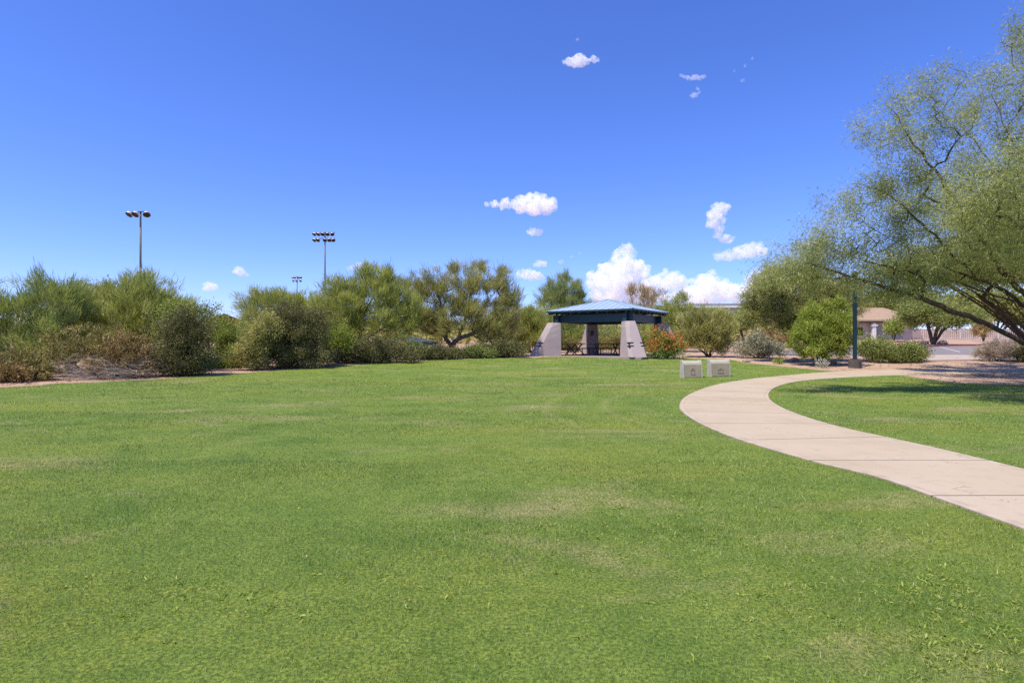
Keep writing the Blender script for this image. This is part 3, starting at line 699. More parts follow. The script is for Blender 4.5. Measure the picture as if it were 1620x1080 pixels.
bush('very dark undergrowth beneath the large palo verde', 585, 29.2, [(545, 566, 40, 12), (610, 562, 40, 14), (590, 550, 50, 20), (650, 562, 30, 9)], DKSH, BARK_MD, SHS, seed=19, nt=420, group=GS)
bush('small leafy shrub on crooked bare stems near the shade roof', 658, 30.7, [(655, 548, 22, 10), (672, 552, 14, 12), (640, 552, 10, 9)], HEDG, BARK_MD, SHS, seed=20, nt=110, per=24, group=GS, stems=5, stem_h=.55)
xm, ym = at(718, 33.8); zm = tz(xm, ym)
def RM(px, py, dy=0):
    w = P(px, py, ym + dy); return [w.x - xm, dy, w.z - zm]
plant('palo_verde_tree', 'spreading vase shaped palo verde with visible forked trunk left of the shelter', 'tree', xm, ym,
      pc(xm, ym, [(665, 460, 28, 36), (700, 455, 34, 34), (745, 450, 36, 36), (790, 455, 28, 32), (805, 475, 22, 24, .6), (680, 500, 40, 30), (735, 495, 46, 30), (785, 505, 34, 32), (760, 430, 14, 16), (795, 432, 10, 14), (720, 425, 10, 10), (655, 500, 22, 30), (700, 520, 40, 16), (775, 530, 30, 14)]),
      PV2, BARK_MD, limbs=[[[0, 0, -.1], RM(716, 550), RM(722, 538), RM(745, 528), RM(770, 515, .4), RM(790, 490, .6)],
                           [RM(716, 550), RM(706, 535), RM(690, 520), RM(672, 512, -.4), RM(655, 500, -.6)], [RM(706, 535), RM(705, 515), RM(700, 490), RM(690, 460)],
                           [RM(722, 538), RM(735, 510), RM(742, 480), RM(748, 440)], [RM(745, 528), RM(755, 500, -.6), RM(785, 460, -.8), RM(805, 438, -.8)], [RM(690, 520), RM(670, 505, .8), RM(665, 480, 1.0)]],
      seed=23, nt=900, group=GT, trunk_r=.21, **{**PVS, 'per': 50})
tree('thin grey brown tree just right of the vase shaped palo verde', 788, 35.2, [(790, 500, 32, 30), (770, 520, 30, 20), (810, 520, 22, 22), (800, 480, 22, 20)], ORNG, BARK_GY, seed=24, nt=260, per=20, group=GT, trunk_r=.12)
for i, (px, Y, sp, lf, lab) in enumerate((
        (690, 31.4, [(690, 559, 28, 10), (668, 561, 22, 9), (712, 560, 20, 8)], DKSH, 'low dark shrub left of the forked palo verde trunk'),
        (745, 32.2, [(735, 560, 18, 7), (752, 556, 14, 9), (770, 560, 16, 7)], HEDG, 'low grassy shrub right of the forked palo verde trunk'),
        (800, 32.9, [(795, 553, 24, 14), (820, 555, 20, 12), (775, 555, 20, 13)], DKSH, 'low dark shrub row left of the sloping shelter pillar'))):
    bush(lab, px, Y, sp, lf, seed=30 + i, nt=200, group=GS)
tree('yellow green thicket behind the left shelter pillar', 840, 40.5, [(840, 525, 34, 34), (815, 530, 30, 34), (865, 520, 26, 34), (830, 500, 20, 16)], PV, seed=34, nt=520, group=GT)
tree('upright palo verde rising behind the left half of the shelter roof', 888, 47, [(888, 460, 26, 24), (868, 470, 20, 22), (912, 470, 20, 24), (885, 490, 40, 24), (895, 440, 10, 12), (925, 485, 18, 16), (890, 520, 40, 26)], PVG, seed=35, nt=620, trunk_r=.16)
tree('thin orange brown tree rising behind the right half of the shelter roof', 1015, 48, [(1015, 465, 24, 16), (1000, 460, 12, 12), (1035, 470, 22, 14), (1015, 490, 36, 20)], ORNG, BARK_GY, seed=36, nt=300, per=22)
tree('broad olive palo verde behind the red flowering shrub', 1068, 43, [(1070, 500, 34, 22), (1050, 510, 24, 28), (1095, 505, 34, 20), (1125, 508, 34, 20), (1080, 525, 60, 26), (1075, 475, 14, 10), (1150, 512, 22, 20)], PV, seed=37, nt=760)
for i, (px, Y, sp, lf, lab) in enumerate((
        (915, 46, [(910, 535, 26, 24), (890, 545, 20, 20)], LTSH, 'pale green bush seen through the left bay of the shelter'),
        (960, 48, [(960, 530, 30, 26), (985, 540, 24, 22)], PVG, 'grey green bush seen through the middle bay of the shelter'),
        (1000, 45, [(1010, 535, 30, 26), (1030, 540, 26, 24)], LTSH, 'green bush seen between the right pair of shelter pillars'),
        (905, 42, [(903, 545, 14, 12), (955, 545, 20, 12), (980, 540, 14, 16)], CREO, 'mustard coloured low bush just behind the shelter tables'))):
    bush(lab, px, Y, sp, lf, seed=40 + i, nt=300, per=40, group='bushes seen through the shelter')

# --- shrubs to the right of the shelter
bush('bushy shrub covered in orange red flowers beside the shelter', 1055, 31.8, [(1052, 545, 26, 20), (1040, 538, 18, 20), (1068, 548, 18, 18), (1050, 557, 32, 9)], RBPL, BARK_MD, SHS, 'flowering_shrub', seed=50, nt=330, per=30, flowers=(RBPF, 330, .085))
bush('olive vase shaped bush behind the pair of stone markers', 1122, 33.5, [(1125, 525, 34, 28), (1100, 535, 28, 22), (1142, 515, 18, 26), (1112, 508, 30, 20), (1090, 520, 22, 26), (1135, 545, 22, 14)], PV2, BARK_MD, PVS, seed=51, nt=520, per=50, stem_h=.4, stems=6, L=(.14, .4), W=(.02, .036))
bush('silver grey sage bush right of the stone markers', 1200, 32.2, [(1195, 548, 24, 17), (1215, 550, 24, 15), (1175, 553, 18, 12), (1232, 553, 14, 12), (1198, 535, 14, 10)], SAGE, BARK_GY, SHS, 'sage_bush', seed=52, nt=330, per=42, L=(.05, .11), W=(.03, .05))
bush('brown twiggy bush behind the silver grey sage', 1230, 36, [(1225, 530, 26, 18), (1250, 535, 20, 20), (1245, 515, 18, 14)], CRDR, BARK_MD, CRS, seed=53, nt=220, per=26)
tree('broad grey green mesquite behind the bright green bush', 1302, 29.5, [(1215, 455, 34, 26), (1250, 450, 44, 32), (1300, 455, 50, 30), (1220, 485, 40, 26), (1280, 485, 50, 28), (1195, 470, 18, 20), (1340, 470, 36, 30), (1250, 505, 40, 20), (1220, 440, 24, 20, -1.5), (1185, 490, 16, 22)], MESL, BARK_DK, name='mesquite_tree', seed=54, nt=1100, per=95, even=True,
     dirw=(.5, -.2, .8), L=(.09, .22), W=(.015, .030), bend=.2, trunk_r=.16)
bush('bright green bush left of the blue lamp post', 1300, 27.6, [(1298, 515, 44, 26), (1268, 530, 24, 26), (1328, 520, 26, 34), (1300, 488, 24, 18), (1345, 505, 14, 22), (1290, 552, 40, 18), (1330, 550, 24, 20), (1325, 480, 14, 12), (1278, 500, 16, 14)], BRGT, BARK_MD, SHS, seed=55, nt=560, per=80, L=(.07, .18), W=(.018, .034), shell=.65, dirw=(.7, .25, .7), spread=.10)
bush('trimmed green shrub mass right of the blue lamp post', 1415, 29.2, [(1400, 560, 30, 14), (1425, 558, 26, 15), (1445, 560, 18, 13), (1385, 556, 20, 14)], HEDG, BARK_MD, SHS, seed=56, nt=420, per=42)
bush('dark round shrub at the right end of the trimmed shrubs', 1452, 29.8, [(1452, 558, 15, 13), (1445, 562, 12, 10)], DKSH, BARK_MD, SHS, seed=57, nt=170, per=42)
bush('thin olive bush against the house behind the lamp post', 1375, 35, [(1372, 545, 20, 18), (1395, 545, 22, 12), (1362, 550, 12, 14)], LTSH, BARK_MD, SHS, seed=58, nt=180, per=30)
bush('pale dry leafless bush beside the path at right', 1578, 30.0, [(1575, 555, 26, 15), (1595, 552, 22, 15), (1560, 560, 16, 10)], DRYG, BARK_GY, CRS, 'dry_bush', seed=59, nt=330, per=40, L=(.1, .25), W=(.012, .022))
bush('dark green bush at the right edge below the big trunk', 1622, 29.4, [(1618, 560, 18, 14), (1640, 556, 20, 18)], DKSH, BARK_MD, SHS, seed=60, nt=200, per=42)
bush('small lime green weed tuft on the bare ground near the lamp post', 1232, 28.3, [(1230, 575, 9, 7), (1236, 572, 6, 6)], BRGT, BARK_MD, CRS, 'weed_tuft', 'plant', seed=61, nt=40, per=20, stems=4, trunk_r=.01)
bush('small silvery spiky plant at the foot of the bright green bush', 1301, 26.5, [(1301, 577, 7, 6)], AGAV, BARK_GY, CRS, 'spiky_plant', 'plant', seed=62, nt=30, per=16, stems=3, trunk_r=.012, L=(.1, .2), W=(.02, .035))
tree('dark flat topped tree on the far side of the car park', 1477, 66, [(1470, 490, 42, 20), (1440, 495, 24, 16), (1510, 495, 34, 18), (1545, 500, 24, 14), (1480, 505, 50, 12)], MESG, BARK_DK, name='mesquite_tree', seed=63, nt=560, per=44, L=(.2, .4), W=(.06, .11), spread=.3,
     dirw=(.5, 0, .9), trunk_r=.3, stems=4, stem_h=.62, seglen=.6)
bush('yellow twiggy bush in front of the pale fence', 1556, 80, [(1552, 520, 14, 13), (1560, 512, 10, 10)], ORNG, BARK_MD, CRS, seed=64, nt=130, per=30, L=(.2, .5), W=(.05, .1), spread=.2)
bush('small grey bush in front of the grey garage door', 1414, 84, [(1414, 518, 14, 9)], LTSH, BARK_MD, SHS, seed=65, nt=120, per=34, L=(.2, .4), W=(.1, .18), spread=.3)
tree('deep green round tree before the tan block wall', 1177, 70, [(1176, 505, 16, 14), (1185, 498, 14, 12), (1168, 512, 10, 8)], MESG, BARK_DK, seed=66, nt=220, per=44, L=(.2, .4), W=(.08, .14), spread=.3, dirw=(.4, .1, .9))
for i, (px, Y, sp, lab) in enumerate((
        (1575, 100, [(1560, 480, 60, 26), (1610, 490, 50, 24)], 'hazy green tree beyond the pale fence at right'),
        (1420, 112, [(1400, 478, 50, 20), (1445, 470, 40, 20)], 'hazy green tree standing behind the tile roofed house'),
        (1660, 98, [(1650, 490, 60, 28), (1710, 485, 60, 36)], 'hazy green tree beyond the fence outside the right edge'))):
    tree(lab, px, Y, sp, MESG, BARK_DK, seed=70 + i, nt=320, per=44, L=(.4, .8), W=(.16, .3), spread=.6, dirw=(.4, .1, .9), trunk_r=.3, seglen=1.0, name='distant_tree', group='distant trees behind the car park')

# far scrub seen as one mass through the gaps
def far_scrub():
    r = np.random.default_rng(77); B = []; D = []
    for _ in range(620):
        Y = r.uniform(62, 150); px = r.uniform(-250, 1330)
        if 315 < px < 415 and Y < 100: continue
        x = (px - CX) / F * Y
        h = r.uniform(1.5, 3.6); n = 90
        d = r.normal(size=(n, 3)); d /= np.linalg.norm(d, axis=1)[:, None]; d *= r.uniform(.2, 1, n)[:, None] ** .5
        p = d * [h * 1.1, h * 1.1, h * .55] + [x, Y, tz(x, Y) + h * .5]
        B.append(p[p[:, 2] > tz(x, Y)])
    B = np.vstack(B); D = r.normal(size=B.shape) + [0, 0, .6]; D /= np.linalg.norm(D, axis=1)[:, None]
    v = blades(B, D, r.uniform(.5, 1.1, len(B)), r.uniform(.25, .5, len(B)), r)
    o = np_mesh('distant_scrub', v, np.arange(len(v)), np.full(len(B), 4), PV2, tint=r.uniform(0, 1, len(B)))
    tag(o, 'far band of desert scrub behind the nearer trees', 'scrub', kind='stuff')
far_scrub()

# dead brush pile
def brush_pile():
    r = np.random.default_rng(91); x, y = at(150, 20.9); z = tz(x, y); ch = []
    for i in range(170):
        L = r.uniform(.25, 1.3) if i % 9 else r.uniform(1.2, 2.4); a = r.choice([0, math.pi]) + r.normal(0, .45); p = np.array([r.uniform(-1.9, 1.7), r.uniform(-.5, .6), abs(r.normal(.15, .28)) + .02])
        d = np.array([math.cos(a), math.sin(a) * .5, r.normal(.08, .30 if i % 9 else .1)]); n = 7
        q = p + d * np.linspace(0, L, n)[:, None] + np.cumsum(r.normal(0, .03, (n, 3)), 0); q[:, 2] = np.clip(q[:, 2], .02, 1.25)
        q[:, 0] = np.clip(q[:, 0], -2.4, 2.3); rad = (r.uniform(.003, .009) if i % 9 else r.uniform(.010, .02)) * np.linspace(1, .4, n); ch.append((q, rad))
        for _ in range(3):
            k = r.integers(1, n - 1); e = d + r.normal(0, .6, 3); qq = q[k] + e * np.linspace(0, r.uniform(.2, .7), 4)[:, None]; qq[:, 2] = np.clip(qq[:, 2], .01, 1.3)
            ch.append((qq, rad[k] * .5 * np.linspace(1, .5, 4)))
    v, l, s = tube_mesh(ch, 5); o = np_mesh('brush_pile', v, l, s, bark_mat('dead_wood', (.15, .115, .09), (.42, .36, .31), 2), smooth=True); o.location = (x, y, z)
    tag(o, 'pile of dead grey branches lying at the lawn edge on the left', 'brush pile')
brush_pile()

def litter():
    r = np.random.default_rng(99); B = []
    e = np.array(edge_left, float); e = smooth_line(e, 200); k = r.integers(6, 199, 2600)
    n_ = np.stack([-(e[k] - e[k - 1])[:, 1], (e[k] - e[k - 1])[:, 0]], 1); n_ /= np.linalg.norm(n_, axis=1)[:, None]
    B.append(e[k] + n_ * (.35 + np.abs(r.normal(0, 1.0, len(k))))[:, None])
    B.append(np.stack([r.uniform(9, 28, 2600), r.uniform(19, 34, 2600)], 1))
    B = np.vstack(B); B = B[~(inside(B, LAWN2) | (inside(B, LAWN1) & (r.uniform(0, 1, len(B)) > .02)))]
    pth = [tuple(p) for p in LO] + [tuple(p) for p in LI[::-1]]; B = B[~((inside(B, pth) | inside(B, apron)) & (r.uniform(0, 1, len(B)) > .06))]
    n = len(B); P3 = np.stack([B[:, 0], B[:, 1], terr(0, B[:, 1]) + .024], 1); a = r.uniform(0, 6.283, n)
    d = np.stack([np.cos(a), np.sin(a), r.uniform(0, .5, n)], 1); d /= np.linalg.norm(d, axis=1)[:, None]
    v = blades(P3, d, r.uniform(.03, .16, n), r.uniform(.008, .03, n), r)
    o = np_mesh('leaf_litter', v, np.arange(len(v)), np.full(n, 4), leaf_mat('dry_litter', [(.03, .022, .014), (.075, .052, .034), (.13, .10, .07)], .1, 5), tint=r.uniform(0, 1, n))
    tag(o, 'dry leaves and twigs lying on the bare ground', 'litter', kind='stuff')
litter()

# ------------------------------------------------------------------ shelter
SH = (6.1, 35.97); FZ = .69; ROT = math.radians(-35)
def shelter():
    root = thing('picnic_shelter', 'open picnic shelter with blue metal pyramid roof on four sloping mauve pillars', 'shelter', (SH[0], SH[1], FZ), ROT)
    MB().box((0, 0, -.3), (7.4, 7.4, .6)).build('floor_slab', MAT_SLAB, root, .02)
    S = 2.85; ez = 2.74; az = 3.52
    for k in range(4):                                             # each pillar: upright inner face, sloping outer nose along the diagonal
        a = math.radians(45 + 90 * k); M = Matrix.Rotation(a, 4, 'Z')
        prof = [(3.0, .0, .50, .50), (3.0, 2.03, .44, .44)]
        mb = MB(); hs = [0, .35, .72, .76, .84, .88, 1.3, 1.7, 2.03]
        rings = []
        for h in hs:
            t = h / 2.03; so = 5.0 - (5.0 - 3.92) * t ** 1.0 - .0; w_i = .36 + .10 * (1 - t); w_o = .27 + .24 * (1 - t) ** .75
            rings.append([mb.bm.verts.new(M @ Vector(p)) for p in ((3.2, -w_i, h), (so - .25, -w_o - .03, h), (so, -w_o + .10, h), (so, w_o - .10, h), (so - .25, w_o + .03, h), (3.2, w_i, h))])
        mb.bm.faces.new(rings[0][::-1]); mb.bm.faces.new(rings[-1])
        for r1, r2 in zip(rings, rings[1:]):
            for i in range(6): mb.bm.faces.new((r1[i], r1[(i + 1) % 6], r2[(i + 1) % 6], r2[i]))
        col = mb.build('pillar', MAT_STUC, root, .015)
        for h in (.62, .80):
            t = h / 2.03; so = 5.0 - 1.08 * t; wo = .27 + .24 * (1 - t) ** .75
            for sgn in (-1, 1):
                MB().box(M @ Vector((so - .10, sgn * (wo - .10), h)), (.26, .28, .055), a).build('slot', MAT_DARK, col)
    bm_ = MB()
    for s_ in (-1, 1):
        bm_.box((0, s_ * 2.25, 2.265), (5.30, .24, .47)); bm_.box((s_ * 2.25, 0, 2.262), (.236, 5.30, .462))
    bm_.build('beam', MAT_TEAL, root, .012)
    # roof: four folded metal planes with standing seams, a thin fascia and rafter tails below
    top = [(-S, -S, ez), (S, -S, ez), (S, S, ez), (-S, S, ez), (0, 0, az)]
    th = .05
    rf = MB().poly(top + [(p[0] * .985, p[1] * .985, p[2] - th) for p in top], [(0, 1, 4), (1, 2, 4), (2, 3, 4), (3, 0, 4), (6, 5, 9), (7, 6, 9), (8, 7, 9), (5, 8, 9), (0, 5, 6, 1), (1, 6, 7, 2), (2, 7, 8, 3), (3, 8, 5, 0)])
    ro = rf.build('roof', MAT_ROOF, root)
    cl = MB(); q = S * .97  # added dark sheet below the roof, cuts bounced light to deepen the shade
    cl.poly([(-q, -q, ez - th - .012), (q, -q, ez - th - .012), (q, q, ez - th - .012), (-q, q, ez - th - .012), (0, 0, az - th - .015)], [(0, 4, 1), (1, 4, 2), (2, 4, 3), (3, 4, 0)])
    cl.build('shade_liner', MAT_DARK, root)
    sm = MB(); sl = (az - ez) / S
    for k in range(4):
        R4 = Matrix.Rotation(math.pi / 2 * k, 4, 'Z')
        for i in range(-6, 7):
            x = i * .44
            if abs(x) > S - .12: continue
            a = R4 @ Vector((x, -S + .01, ez + .012 + .01 * sl)); b = R4 @ Vector((x, -abs(x) - .02, az - sl * (abs(x) + .02) + .012)); sm.bar(a, b, .018, .016)
        a = R4 @ Vector((-S, -S, ez + .015)); b = R4 @ Vector((0, 0, az + .02)); sm.bar(a, b, .09, .035)
    sm.build('seams', MAT_ROOF, ro)
    rt = MB()
    for k in range(4):
        R4 = Matrix.Rotation(math.pi / 2 * k, 4, 'Z')
        for i in range(-4, 5):
            x = i * .6; y0, y1 = -S + .06, min(-abs(x), -1.2)
            a = R4 @ Vector((x, y0, ez - th - .09 + .0)); b = R4 @ Vector((x, y1, ez - th - .09 + sl * (y1 - y0))); rt.bar(a, b, .09, .15)
        a = R4 @ Vector((-S + .1, -S + .1, ez - th - .10)); b = R4 @ Vector((-.1, -.1, az - th - .12)); rt.bar(a, b, .12, .19)
    rt.build('rafters', MAT_TEAL, root)
    fa = MB()
    for s_ in (-1, 1):
        fa.box((0, s_ * (S - .005), ez - .055), (2 * S - .03, .03, .10)); fa.box((s_ * (S - .006), 0, ez - .056), (.03, 2 * S - .08, .10))
    fa.build('fascia', MAT_TEAL, root)
    bx = MB().box((-2.0, 1.62, 1.45), (.22, .14, .3), math.radians(45)); bx.build('switch_box', MAT_STEEL, root, .01)
    return root
shelter()

def picnic_table():
    t = thing('picnic_table', '', 'picnic table', (0, 0, 0))
    MB().box((0, 0, .735), (1.85, .76, .05)).build('tabletop', MAT_TABLE, t, .015)
    for s_ in (-1, 1): MB().box((0, s_ * .68, .45), (1.85, .27, .045)).build('bench', MAT_TABLE, t, .012)
    for s_ in (-1, 1):
        f = MB(); x = s_ * .62
        f.bar((x, -.42, .03), (x, .26, .71), .055); f.bar((x + .06, .42, .03), (x + .06, -.26, .71), .055); f.bar((x + .03, -.8, .43), (x + .03, .8, .43), .05)
        f.bar((x + .03, -.80, .03), (x + .03, .80, .03), .05); f.bar((x + .03, .74, .03), (x + .03, .74, .43), .045); f.bar((x + .03, -.74, .03), (x + .03, -.74, .43), .045)
        f.build('leg_frame', MAT_TABLE, t)
    return t
def place_table(t, px, Y, rz, lab):
    x, y = at(px, Y); t.location = (x, y, FZ); t.rotation_euler = (0, 0, rz); tag(t, lab, 'picnic table', 'picnic tables under the shelter')
tb = picnic_table()
place_table(tb, 909, 35.9, math.radians(62), 'dark steel picnic table beside the left shelter pillar')
place_table(copy_tree(tb), 958, 36.4, math.radians(10), 'dark steel picnic table beside the front right shelter pillar')

# ------------------------------------------------------------------ stone markers
def marker(lab, px, py, w, h, rz, kind):
    x, y = G(px, py); z = tz(x, y)
    t = thing('stone_marker', lab, 'marker', (x, y, z), rz, 'pair of stone markers on the lawn')
    d = .34                                                          # side profile: upright back, rounded shoulder, gently leaning front
    def prof(g):                                                     # (y, z); front is -y
        f = -d / 2 + g
        a = [(d / 2 - g, 0), (f, 0), (f + .05, h * .70)]
        for k in range(7):
            th = math.pi - math.pi / 2 * k / 6; a.append((f + .05 + .17 + .17 * math.cos(th), h * .70 + (h * .30 - g) * math.sin(th)))
        a.append((d / 2 - g, h - g)); return a
    for s_ in (-1, 1): MB().prism(prof(0), 'x', s_ * w / 2 - (.048 if s_ > 0 else 0), s_ * w / 2 + (0 if s_ > 0 else .048)).build('side_slab', MAT_CAST, t, .012)
    MB().prism(prof(.028), 'x', -w / 2 + .0482, w / 2 - .0482).build('body', MAT_CAST, t)
    n = Matrix.Rotation(-math.atan2(.05, h * .70), 4, 'X')
    pl = MB(); pw = w - .125; ph = h * .70
    pl.box((0, 0, 0), (pw, .02, ph), M=Matrix.Translation((0, -d / 2 + .028 + .018, h * .39)) @ n)
    p = pl.build('plaque', MAT_PLAQ, t, .004)
    e = MB(); Mx = Matrix.Translation((0, -d / 2 + .028 + .005, h * .39)) @ n
    def pb(cx_, cz_, sx, sz): e.box((cx_, 0, cz_), (sx, .012, sz), M=Mx)
    if kind:                                                         # raised relief of a small gabled building
        for q in ((-.075, -.06, .02, .16), (.075, -.06, .02, .16), (0, .03, .17, .02), (0, -.14, .17, .02)): pb(*q)
        for k in range(4): pb(0, .05 + k * .02, .13 - k * .035, .018)
    else:
        for q in ((-.11, -.07, .02, .14), (.11, -.07, .02, .14), (0, .01, .24, .02), (0, -.13, .24, .02), (-.03, -.06, .012, .1)): pb(*q)
        for k in range(3): pb(0, .03 + k * .02, .08 - k * .025, .018)
    e.build('emblem', MAT_EMBL, p)
marker('left cream stone marker with tan plaque on the lawn', 1093.5, 597.5, .78, .68, math.radians(9), 1)
marker('right slightly larger cream stone marker nearer the concrete path', 1137, 595.5, .84, .69, math.radians(11), 0)

# ------------------------------------------------------------------ lamp post
def lamp_post():
    x, y = G(1352.5, 582); z = tz(x, y)
    t = thing('lamp_post', 'blue green lamp post on a dark round plinth beside the bright green bush', 'lamp post', (x, y, z))
    MB().lathe([(.27, -.1), (.27, .0), (.265, .34), (.24, .37), (.22, .375)], 24).build('plinth', MAT_BASE, t, 0, False)
    pm = MB(); pm.box((0, 0, .405), (.28, .28, .05)); pm.build('base_plate', MAT_STEEL, t, .01)
    MB().box((0, 0, 2.35), (.135, .135, 3.84)).build('pole', MAT_POST, t, .018)
    MB().lathe([(.12, 4.27), (.16, 4.33), (.16, 4.40), (.11, 4.45), (.04, 4.48)], 18).build('cap', MAT_POST, t)
lamp_post()

# ------------------------------------------------------------------ floodlight masts
def floodlight(lab, px, top_py, Y, rows, span, rz=0, big=1.0):
    x, y = at(px, Y); z = tz(x, y); H = P(px, top_py, Y).z - z
    t = thing('floodlight_mast', lab, 'floodlight', (x, y, z), rz, 'sports floodlight masts')
    MB().bar((0, 0, -.2), (0, 0, H), .17, sides=14, r2=.11).build('pole', MAT_STEEL, t, 0, True)
    for i, row in enumerate(rows):
        zz = H - .12 - i * 1.35 * big
        MB().box((0, -.15, zz), (span, .12, .12)).build('crossarm', MAT_STEEL, t)
        for u, yaw in row:
            M = Matrix.Translation((u, -.15, zz - .10)) @ Matrix.Rotation(math.radians(yaw), 4, 'Z') @ Matrix.Rotation(math.radians(-38), 4, 'X') @ Matrix.Scale(big, 4)
            l = MB().lathe([(.10, .10), (.22, .04), (.40, -.22), (.50, -.50), (.47, -.50), (.30, -.28)], 16, M).build('lamp', MAT_LAMPH, t, 0, True)
            MB().lathe([(.455, -.515), (.46, -.50), (.30, -.30)], 16, M).build('lens', MAT_LAMPI, l)
floodlight('tall floodlight mast carrying three lamps above the far left trees', 222, 334, 80, [[(-1.25, -25), (-.42, -12), (.98, 30)]], 2.3)
floodlight('tall floodlight mast with two rows of lamps above the large palo verde', 514, 367, 110, [[(-1.85, -30), (-1.1, -20), (-.35, 0), (.55, 15), (1.4, 30)], [(-1.85, -30), (-1.2, -10), (.1, 0), (.9, 15), (1.6, 30)]], 4.0, 0, .85)
floodlight('distant small floodlight mast between the other two', 470, 437, 182, [[(-1.2, -30), (-.5, -15), (.5, 10), (1.2, 30)], [(-1.0, -20), (0, 0), (1.1, 25)]], 3.0, 0, .8)

# ------------------------------------------------------------------ buildings and walls
def gable_house():
    x, y = at(357, 82); z = tz(x, y); t = thing('brown_building', 'brown gable roofed building peeking over the shrubs on the left', 'building', (x, y, z), math.radians(22))
    H = P(355, 497, 82).z - z; e = H - 1.75
    MB().box((0, 3, e / 2), (8.4, 9, e)).build('wall', MAT_BROW, t)
    MB().prism([(-4.2, e), (4.2, e), (0, H - .18)], 'y', -1.42, 7.4).build('gable', MAT_REDW, t)
    r = MB()
    for s_ in (-1, 1):
        r.poly([(0, -2.3, H), (s_ * 5.3, -2.3, e - .42), (s_ * 5.3, 8.2, e - .42), (0, 8.2, H), (0, -2.3, H - .2), (s_ * 5.3, -2.3, e - .62), (s_ * 5.3, 8.2, e - .62), (0, 8.2, H - .2)],
               [(0, 1, 2, 3), (4, 5, 6, 7), (0, 1, 5, 4), (1, 2, 6, 5), (2, 3, 7, 6)])
    r.build('roof', MAT_BROW, t)
    w = MB(); w.box((-1.2, -1.53, e - .6), (1.2, .06, .9)); w.build('window', MAT_DARK, t); w = MB(); w.box((1.6, -1.53, e - .6), (1.2, .06, .9)); w.build('window', MAT_DARK, t)
gable_house()
def white_building():
    Y = 105; x, y = at(1180, Y); z = tz(x, y); t = thing('white_building', 'long low building with a white flat roof edge behind the right hand trees', 'building', (x, y, z), math.radians(-6))
    H = P(1120, 479, Y).z - z
    MB().box((0, 8, (H - .9) / 2), (22.4, 15, H - .9)).build('wall', surf('pale_green_wall', (.42, .50, .46), (.38, .45, .42), .5, .85), t)
    MB().box((0, 7.6, H - .74), (24.4, 17, .28)).build('roof', MAT_WHIT, t)
    MB().box((0, 7.8, H - .38), (23.6, 16.2, .42)).build('parapet', surf('grey_parapet', (.40, .45, .43), (.36, .40, .39), .6, .6), t)
    MB().box((0, 7.8, H - .08), (23.9, 16.5, .12)).build('coping', MAT_WHIT, t)
white_building()
def ramada():
    Y = 52; x, y = at(645, Y); z = tz(x, y); t = thing('shade_ramada', 'second smaller dark roofed shade shelter glimpsed behind the left trees', 'shelter', (x, y, z), math.radians(20))
    H = P(640, 531, Y).z - z
    MB().poly([(-2.3, -2.3, H - .55), (2.3, -2.3, H - .55), (2.3, 2.3, H - .55), (-2.3, 2.3, H - .55), (0, 0, H)], [(0, 1, 4), (1, 2, 4), (2, 3, 4), (3, 0, 4), (3, 2, 1, 0)]).build('roof', MAT_ROOF2, t)
    b = MB(); b.box((0, -2.1, H - .72), (4.4, .2, .3)); b.box((0, 2.1, H - .72), (4.4, .2, .3)); b.box((-2.1, 0, H - .723), (.2, 4.0, .3)); b.box((2.1, 0, H - .723), (.2, 4.0, .3)); b.build('beam', MAT_TEAL, t)
    for sx in (-1, 1):
        for sy in (-1, 1): MB().bar((sx * 2.1, sy * 2.1, -.1), (sx * 2.1, sy * 2.1, H - .87), .3).build('post', MAT_STUC, t)
    xs, ys = at(634, 48); s = thing('red_panel', 'small red and white panel on posts under the glimpsed shade shelter', 'panel', (xs, ys, tz(xs, ys)))
    MB().box((.2, 0, .78), (.55, .06, .62)).build('board', MAT_REDW, s, .01); MB().box((-.3, 0, .82), (.40, .06, .36)).build('white_board', MAT_WHIT, s, .01)
    for q in (-.25, .25): MB().bar((q, .06, -.1), (q, .06, .95), .06).build('post', MAT_STEEL, s)
ramada()
def tile_house():
    Y = 92; x, y = at(1405, Y); z = tz(x, y); t = thing('tan_house', 'tan house with clay tile roof across the car park', 'house', (x, y, z), math.radians(-4))
    e = P(1400, 506, Y).z - z; H = P(1400, 484, Y).z - z
    MB().box((-.75, 4.5, e / 2), (9.5, 8, e)).build('wall', MAT_HWAL, t)
    MB().poly([(-6.6, -.6, e), (5.0, -.6, e), (5.0, 9.4, e), (-6.6, 9.4, e), (-2.5, 4.4, H), (1.8, 4.4, H), (-6.6, -.6, e - .22), (5.0, -.6, e - .22), (5.0, 9.4, e - .22), (-6.6, 9.4, e - .22)],
              [(0, 1, 5, 4), (1, 2, 5), (2, 3, 4, 5), (3, 0, 4), (0, 6, 7, 1), (1, 7, 8, 2), (2, 8, 9, 3), (3, 9, 6, 0), (6, 9, 8, 7)]).build('roof', MAT_TILE, t)
    MB().box((-.8, -.56, e - .36), (11.2, .1, .28)).build('fascia', MAT_DARK, t)
    g = MB(); g.box((.4, .45, 1.12), (4.2, .1, 2.24)); g.build('garage_door', MAT_GARA, t)
    MB().box((-2.35, -.2, e / 2 - .12), (.55, .55, e - .24)).build('column', MAT_WHIT, t, .03); MB().box((-2.35, -.2, e - .9), (.95, .8, .18)).build('column_cap', MAT_WHIT, t, .02)
    MB().box((-4.4, .46, 1.4), (1.4, .1, 1.2)).build('window', MAT_DARK, t)
tile_house()
